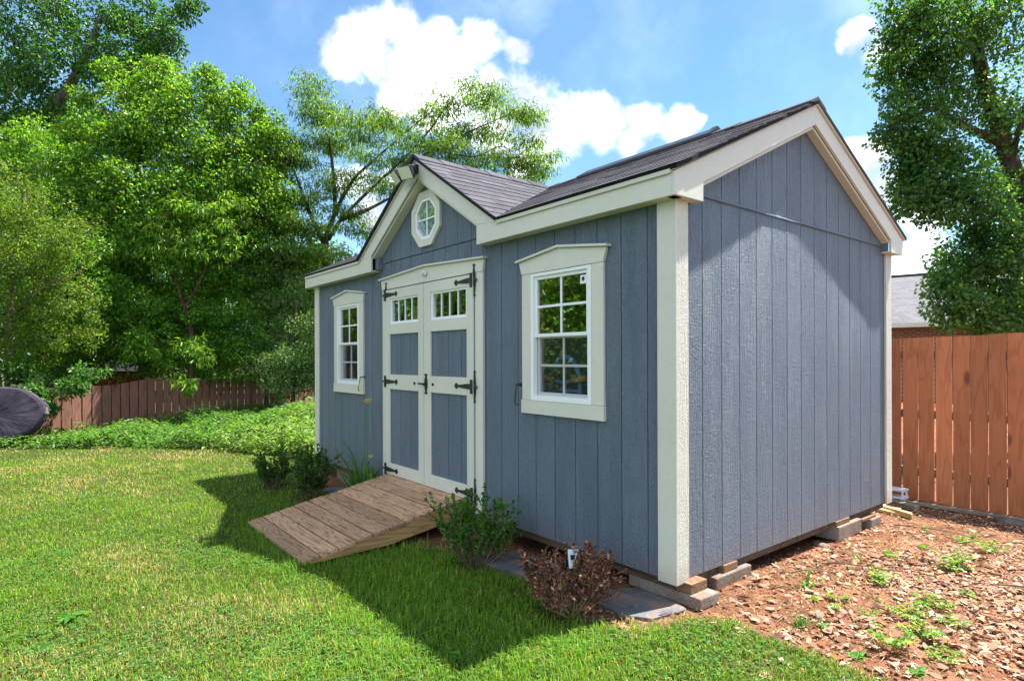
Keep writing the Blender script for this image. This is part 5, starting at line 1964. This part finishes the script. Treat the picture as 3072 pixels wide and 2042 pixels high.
# ------------------------------------------------------------------ lawn
def lawn():
    rng = np.random.default_rng(81)
    # sample by depth so that near ground is densest
    PX, PY, SZ = [], [], []
    for (d0, d1, n, s) in ((2.0, 3.2, 72000, 1.0), (3.2, 4.6, 96000, 1.05), (4.6, 6.5, 96000, 1.2), (6.5, 9.0, 80000, 1.5), (9.0, 13.5, 64000, 1.9)):
        d = np.sqrt(rng.uniform(d0 ** 2, d1 ** 2, n))
        lat = rng.uniform(-1.22, .78, n) * d
        PX.append(CAM.x + FWD.x * d + RGT.x * lat)
        PY.append(CAM.y + FWD.y * d + RGT.y * lat)
        SZ.append(np.full(n, s))
    x, y, s = np.concatenate(PX), np.concatenate(PY), np.concatenate(SZ)
    dm = dirt_mask(x, y)
    shed_in = (x > -5.55) & (x < .05) & (y > -.02)
    ramp_in = (x > -3.50) & (x < -2.10) & (y > -1.40)
    slab_in = ((x > -.44) & (x < .09) & (y > -.34)) | ((x > -1.45) & (x < -.9) & (y > -.38)) | ((x > -4.42) & (x < -3.95) & (y > -.34))
    bedm = in_bed(x, y) & (x < -5.7)
    p = sstep(-.18, .30, (1 - dm) - .75 * vnoise(x, y, 5.5, 62) * (dm > .02)) + .02 + .10 * (vnoise(x, y, 2.4, 61) > .62)
    # thin spots under the shrubs
    for (sx, sy, sr) in ((-1.39, -.42, .22), (-.345, -.485, .27), (-5.0, -.715, .22), (-4.17, -.6, .25)):
        p = p * (.25 + .75 * sstep(sr * .5, sr * 1.2, np.hypot(x - sx, y - sy)))
    keep = (rng.random(len(x)) < p) & ~shed_in & ~ramp_in & ~bedm & ~(slab_in & (rng.random(len(x)) < .97)) & (y < 2.9)
    x, y, s, dm = x[keep], y[keep], s[keep], dm[keep]
    n = len(x)
    z = gz(x, y) - .004
    patch = vnoise(x, y, .75, 31)
    fine = vnoise(x, y, 4.5, 32)
    lush_lift = np.exp(-((x + 1.2) / 1.6) ** 2 - ((y + .9) / .55) ** 2)         # longer grass along the shed's shaded side
    rim = np.exp(-np.maximum(0, np.abs(x + 2.8) - .70) ** 2 / .006) * np.exp(-np.maximum(0, -1.42 - y) ** 2 / .006) * (y < .1)   # untrimmed along the ramp
    clump = vnoise(x, y, 9, 33, 2)
    h = (.012 + .020 * rng.random(n) + .030 * fine * clump * 1.6 + .062 * np.maximum(lush_lift, rim) * rng.random(n)) * (1 + .25 * (s - 1))
    a = rng.uniform(0, 2 * np.pi, n)
    bend = rng.uniform(.15, 1.25, n)
    d = np.stack([np.cos(a), np.sin(a), np.zeros(n)], 1)
    sd = np.stack([-np.sin(a), np.cos(a), np.zeros(n)], 1) * (.0017 * s * rng.uniform(.7, 1.5, n) * (1 + .25 * (s - 1)))[:, None]
    b = np.stack([x, y, z], 1)
    H = h[:, None]
    m = b + np.array([0, 0, 1.0]) * H * .62 + d * (H * .22 * bend[:, None])
    t = b + np.array([0, 0, 1.0]) * H * (1.05 - .35 * bend[:, None]) + d * (H * .75 * bend[:, None])
    V = np.stack([b - sd, b + sd, m - sd * .75, m + sd * .75, t], 1).reshape(-1, 3)
    i = np.arange(n, dtype=np.int32)[:, None] * 5
    T = np.concatenate([i + np.array([[0, 1, 3]]), i + np.array([[0, 3, 2]]), i + np.array([[2, 3, 4]])], 1).reshape(-1, 3)
    dry = np.clip(.06 + 2.1 * (patch - .56) + .5 * (fine - .5) + 1.1 * dm + .22 * sstep(4.5, 8, np.hypot(x - CAM.x, y - CAM.y)) - .3 * lush_lift, .03, .85)
    g = jitter_cols(n, [(.110, .245, .020), (.165, .300, .026), (.075, .190, .018), (.215, .310, .032)], [4, 4, 3, 2], rng, .2)
    g = g * (.78 + .44 * vnoise(x, y, 1.4, 71, 4) + .12 * lush_lift)[:, None]  # green painted lighter in the shaded strip, standing in for fill light
    st = jitter_cols(n, [(.46, .38, .17), (.38, .30, .15), (.34, .33, .11)], [2, 1, 2], rng, .18)
    c = np.where((rng.random(n) < dry)[:, None], st, g)
    V2, T2, C2 = [V], [T], [np.repeat(c, 5, 0)]
    k0 = len(V)
    # clover and small flat weeds between the blades
    q = rng.choice(n, 26000)
    cl = vnoise(x[q], y[q], 1.6, 41) > .47
    q = q[cl & (s[q] < 1.45) & (dm[q] < .5)]
    hq = rng.uniform(.012, .035, len(q))
    cen = np.stack([x[q] + rng.normal(0, .004, len(q)), y[q] + rng.normal(0, .004, len(q)), z[q] + hq], 1)
    a0 = rng.uniform(0, 6.28, len(q))
    for k in range(3):
        aa = a0 + k * 2.094
        ax = np.stack([np.cos(aa), np.sin(aa), rng.uniform(-.1, .25, len(q))], 1)
        v, t_, kk = leaves(cen, ax, norm(rng.normal(0, .2, cen.shape) + LEAF_UP), rng.uniform(.009, .016, len(q)), rng.uniform(.009, .014, len(q)), .1, .0)
        V2.append(v); T2.append(t_ + k0); C2.append(np.repeat(jitter_cols(len(q), [(.060, .175, .035), (.085, .21, .04), (.12, .23, .05)], [3, 3, 1], rng, .2), kk, 0))
        k0 += len(v)
    # bits of brown thatch and spent clover heads
    q = rng.choice(n, 16000)
    q = q[(vnoise(x[q], y[q], 2.6, 44) > .60) | (rng.random(len(q)) < .16)]
    m_ = len(q)
    cen = np.stack([x[q], y[q], z[q] + rng.uniform(.008, .028, m_)], 1)
    v, t_, kk = leaves(cen, np.stack([np.cos(a[q]), np.sin(a[q]), rng.uniform(-.2, .3, m_)], 1), norm(rng.normal(0, .5, cen.shape) + LEAF_UP), rng.uniform(.008, .022, m_) * s[q], rng.uniform(.006, .012, m_) * s[q], .2, .2)
    V2.append(v); T2.append(t_ + k0); C2.append(np.repeat(jitter_cols(m_, [(.34, .20, .13), (.42, .30, .20), (.22, .12, .07), (.5, .42, .32)], [3, 2, 2, 1], rng, .2), kk, 0))
    me = mesh_np('lawn_grass', np.concatenate(V2), np.concatenate(T2), np.concatenate(C2), 'grass_blade')
    o = link('lawn_grass', me)
    tag(o, 'short green lawn grass with clover and dry patches', 'grass', kind='stuff')


lawn()


# ------------------------------------------------------------------ leaf litter on the red soil
def litter():
    rng = np.random.default_rng(91)
    n = 76000
    x, y = rng.uniform(-.5, 3.4, n), rng.uniform(-.6, 4.55, n)
    dm = dirt_mask(x, y)
    clump = vnoise(x, y, 1.3, 51)
    dens = np.clip(.42 + 2.2 * (clump - .42), .08, 1) * dm * (.35 + .65 * sstep(.05, .9, x)) * (1 - .55 * sstep(3.4, 3.9, y))
    k = (rng.random(n) < dens) & ~((x < .02) & (y > -.02) & (y < 3.1) & (rng.random(n) < .8))
    x, y = x[k], y[k]
    n = len(x)
    P = np.stack([x, y, gz(x, y) + rng.uniform(.001, .016, n)], 1)
    a = rng.uniform(0, 6.28, n)
    ax = np.stack([np.cos(a), np.sin(a), rng.normal(0, .15, n)], 1)
    L = rng.gamma(3.0, .0098, n).clip(.008, .075)
    V, T, kk = leaves6(P, ax, norm(rng.normal(0, .20, P.shape) + LEAF_UP), L, L * rng.uniform(.35, .75, n), .10, .10, rng)
    pal = [(.34, .205, .135), (.42, .285, .195), (.25, .135, .085), (.50, .375, .27), (.13, .06, .038), (.28, .11, .05)]
    C = np.repeat(jitter_cols(n, pal, [5, 4, 5, 1.2, 3, 2], rng, .18), kk, 0)
    V2, T2, C2, k0 = [V], [T], [C], len(V)
    # dry straws
    m = 11000
    x, y = rng.uniform(-.45, 3.2, m), rng.uniform(-.5, 4.4, m)
    k = (rng.random(m) < dirt_mask(x, y) * .8) & ~((x < .02) & (y > -.02) & (y < 3.1))
    x, y = x[k], y[k]
    m = len(x)
    P = np.stack([x, y, gz(x, y) + rng.uniform(.002, .014, m)], 1)
    a = rng.uniform(0, 6.28, m)
    V, T, kk = leaves(P, np.stack([np.cos(a), np.sin(a), rng.normal(0, .12, m)], 1), norm(rng.normal(0, .3, P.shape) + LEAF_UP), rng.uniform(.04, .14, m), np.full(m, .003), .1, .1)
    V2.append(V); T2.append(T + k0); C2.append(np.repeat(jitter_cols(m, [(.55, .42, .25), (.38, .26, .15)], [2, 1], rng, .15), kk, 0))
    k0 += len(V)
    # crumbs of soil
    m = 5000
    x, y = rng.uniform(-.5, 3.0, m), rng.uniform(-.5, 4.4, m)
    k = rng.random(m) < dirt_mask(x, y)
    x, y = x[k], y[k]
    m = len(x)
    P = np.stack([x, y, gz(x, y) + .001], 1)
    V, T, kk = leaves(P, rand_unit(m, rng), rand_unit(m, rng), rng.uniform(.006, .022, m), rng.uniform(.006, .016, m), .6, .3)
    V2.append(V); T2.append(T + k0); C2.append(np.repeat(jitter_cols(m, [(.27, .11, .06), (.20, .08, .045)], [2, 1], rng, .2), kk, 0))
    o = link('leaf_litter', mesh_np('leaf_litter', np.concatenate(V2), np.concatenate(T2), np.concatenate(C2), 'dry_leaf'))
    tag(o, 'dry brown leaf litter and straw over the red soil', 'leaves', kind='stuff')


litter()


# ------------------------------------------------------------------ weeds, tufts and twigs
def rosette_mesh(n, L, W, seed, pal, lift=.35):
    rng = np.random.default_rng(seed)
    a = np.arange(n) * 2.4 + rng.normal(0, .25, n)
    ax = np.stack([np.cos(a), np.sin(a), rng.uniform(.05, lift * 2, n)], 1)
    pos = np.stack([np.cos(a) * .006, np.sin(a) * .006, rng.uniform(.004, .03, n)], 1)
    ln = L * rng.uniform(.55, 1.2, n)
    V, T, k = leaves(pos, ax, norm(rng.normal(0, .25, pos.shape) + LEAF_UP), ln, ln * W, .2, .35)
    return mesh_np('weed', V, T, np.repeat(jitter_cols(n, pal, [1] * len(pal), rng, .2), k, 0), 'leaf')


def branching_weed(seed, pal, n=5, h=.09):
    rng = np.random.default_rng(seed)
    Ps, Ax = [], []
    for i in range(n):
        a = rng.uniform(0, 6.28)
        for t in np.linspace(.25, 1, 7):
            p = np.array([math.cos(a) * .09 * t, math.sin(a) * .09 * t, h * t * (1.2 - .5 * t)])
            for s in (-1, 1):
                Ps.append(p + rng.normal(0, .004, 3))
                Ax.append([math.cos(a + s * 1.1), math.sin(a + s * 1.1), rng.uniform(-.1, .4)])
    P = np.array(Ps)
    ln = rng.uniform(.018, .042, len(P))
    V, T, k = leaves(P, np.array(Ax), norm(rng.normal(0, .3, P.shape) + LEAF_UP), ln, ln * .6, .15, .2)
    return mesh_np('weed', V, T, np.repeat(jitter_cols(len(P), pal, [1] * len(pal), rng, .2), k, 0), 'leaf')


WPAL = [(.10, .23, .035), (.15, .28, .045), (.20, .30, .06)]
wv = [[branching_weed(1 + 10 * q, WPAL, 5 + q, .05 + .02 * q) for q in range(4)], [branching_weed(2 + 10 * q, WPAL, 7 + q, .05 + .012 * q) for q in range(4)],
      [rosette_mesh(7 + q, .05 + .008 * q, .5, 3 + 10 * q, WPAL) for q in range(3)], [rosette_mesh(12 + q, .04 + .006 * q, .55, 4 + 10 * q, WPAL) for q in range(3)]]
rr = random.Random(17)
spots = [(.56, 1.36, 1.2, 0), (.43, 1.92, .9, 1), (.60, 1.26, 1.0, 0), (.62, 2.78, 1.0, 1), (.76, 2.02, 1.3, 0), (.80, 1.95, 1.1, 1), (.92, 1.08, 1.1, 0), (.88, .86, 1.2, 1), (.74, .72, 1.1, 0), (.70, .95, .9, 3),
         (1.0, .62, 1.2, 1), (.60, .62, .9, 3), (.98, 1.5, 1.0, 2), (.5, 2.35, .9, 2), (.36, 1.42, .8, 3), (1.06, .95, 1.0, 0), (.66, .36, 1.0, 3), (1.25, 1.9, 1.2, 0), (1.45, 1.2, 1.1, 1), (.55, .78, .9, 1),
         (.30, 3.05, .9, 1), (.85, 2.6, 1.0, 0), (1.15, 2.9, 1.0, 1), (.95, .42, 1.1, 0), (1.15, .5, 1.0, 1), (.46, .66, .8, 3), (.70, 1.55, .8, 2), (1.3, 2.5, 1.0, 0)]
for (x, y, s, k) in spots:
    s *= rr.uniform(.5, 1.05)
    o = link('weed', rr.choice(wv[k]))
    o.location = (x, y, GZ(x, y))
    o.rotation_euler = (0, 0, rr.uniform(0, 6.28))
    o.scale = (s, s, s)
    where = 'near the lawn edge' if y < .8 else 'in the shaded soil towards the tall fence' if y > 2.2 else 'in the open soil beside the gable wall' if x < .7 else 'in the thick leaf litter'
    tag(o, ['sprawling light green weed ', 'low bushy green weed ', 'green weed rosette ', 'small dense weed rosette '][k] + where, 'weed', ['sprawling weeds on the red soil', 'bushy weeds on the red soil', 'rosette weeds on the red soil', 'dense rosette weeds on the red soil'][k])
big = rosette_mesh(22, .085, .42, 8, [(.10, .25, .05), (.15, .30, .07), (.08, .2, .03)], .45)
for (u, v, s, lab) in ((215, 1850, 1.0, 'broad grey green weed rosette in the sunny lawn, the taller of two'), (110, 1945, .8, 'low broad leaved weed rosette in the sunny lawn, the flatter of two'), (1390, 1965, .8, 'broad leaved weed in the grass at the tip of the shed shadow'),
                       (2570, 1985, .55, 'round leaved weed where the lawn meets the red soil'), (2750, 2030, .55, 'big floppy weed at the lower edge of the red soil')):
    d = ray(u, v)
    p = CAM + d * ((-.165 - CAM.z) / d.z)
    o = link('lawn_weed', big)
    o.location = (p.x, p.y, GZ(p.x, p.y))
    o.rotation_euler = (0, 0, rr.uniform(0, 6))
    o.scale = (s, s, s)
    tag(o, lab, 'weed')
# wilted strap leaves and grass tufts on the soil
for (x, y, n, L, w, lab, seed, lean) in ((.335, .82, 9, .17, .022, 'wilted pile of pale green strap leaves on the red soil', 3, 1.5), (.56, .30, 70, .11, .004, 'round tuft of thin dark green grass on the red soil', 4, 1.1), (.64, .38, 36, .08, .004, 'small tuft of grass beside the round tuft', 5, 1.1),
                                         (.62, 3.10, 40, .10, .005, 'green grass tuft in the shade of the tall fence', 6, 1.0), (.30, 1.66, 4, .12, .016, 'single upright pale green shoot near the gable wall', 7, .5)):
    rg = np.random.default_rng(seed)
    V, Q, cc = straps(x, y, n, L, w, rg, lean, 1.4, .012)
    o = link('grass_tuft', mesh_np('grass_tuft', V, None, cc, 'leaf', True, Q))
    tag(o, lab, 'grass')
for (a, b_, lab) in (((.18, 1.35), (.62, 1.62), 'long thin grey twig on the leaf litter below the gable wall'), ((.10, 2.95), (.62, 3.05), 'curved brown twig near the back corner of the shed'), ((.95, 1.75), (1.5, 2.0), 'straight brown twig among the weeds'), ((.12, .95), (.35, 1.25), 'short crooked twig beside the block under the gable wall')):
    rg = random.Random(lab)
    pts = []
    for k in range(7):
        t_ = k / 6
        x, y = a[0] + (b_[0] - a[0]) * t_ + rg.uniform(-.02, .02), a[1] + (b_[1] - a[1]) * t_ + rg.uniform(-.02, .02)
        pts.append((x, y, GZ(x, y) + .012 + .02 * math.sin(t_ * 3)))
    o = MB().tube(pts, [.006 - .0006 * k for k in range(7)], 5).build('twig', 'twig_brown', None, True)
    tag(o, lab, 'twig')
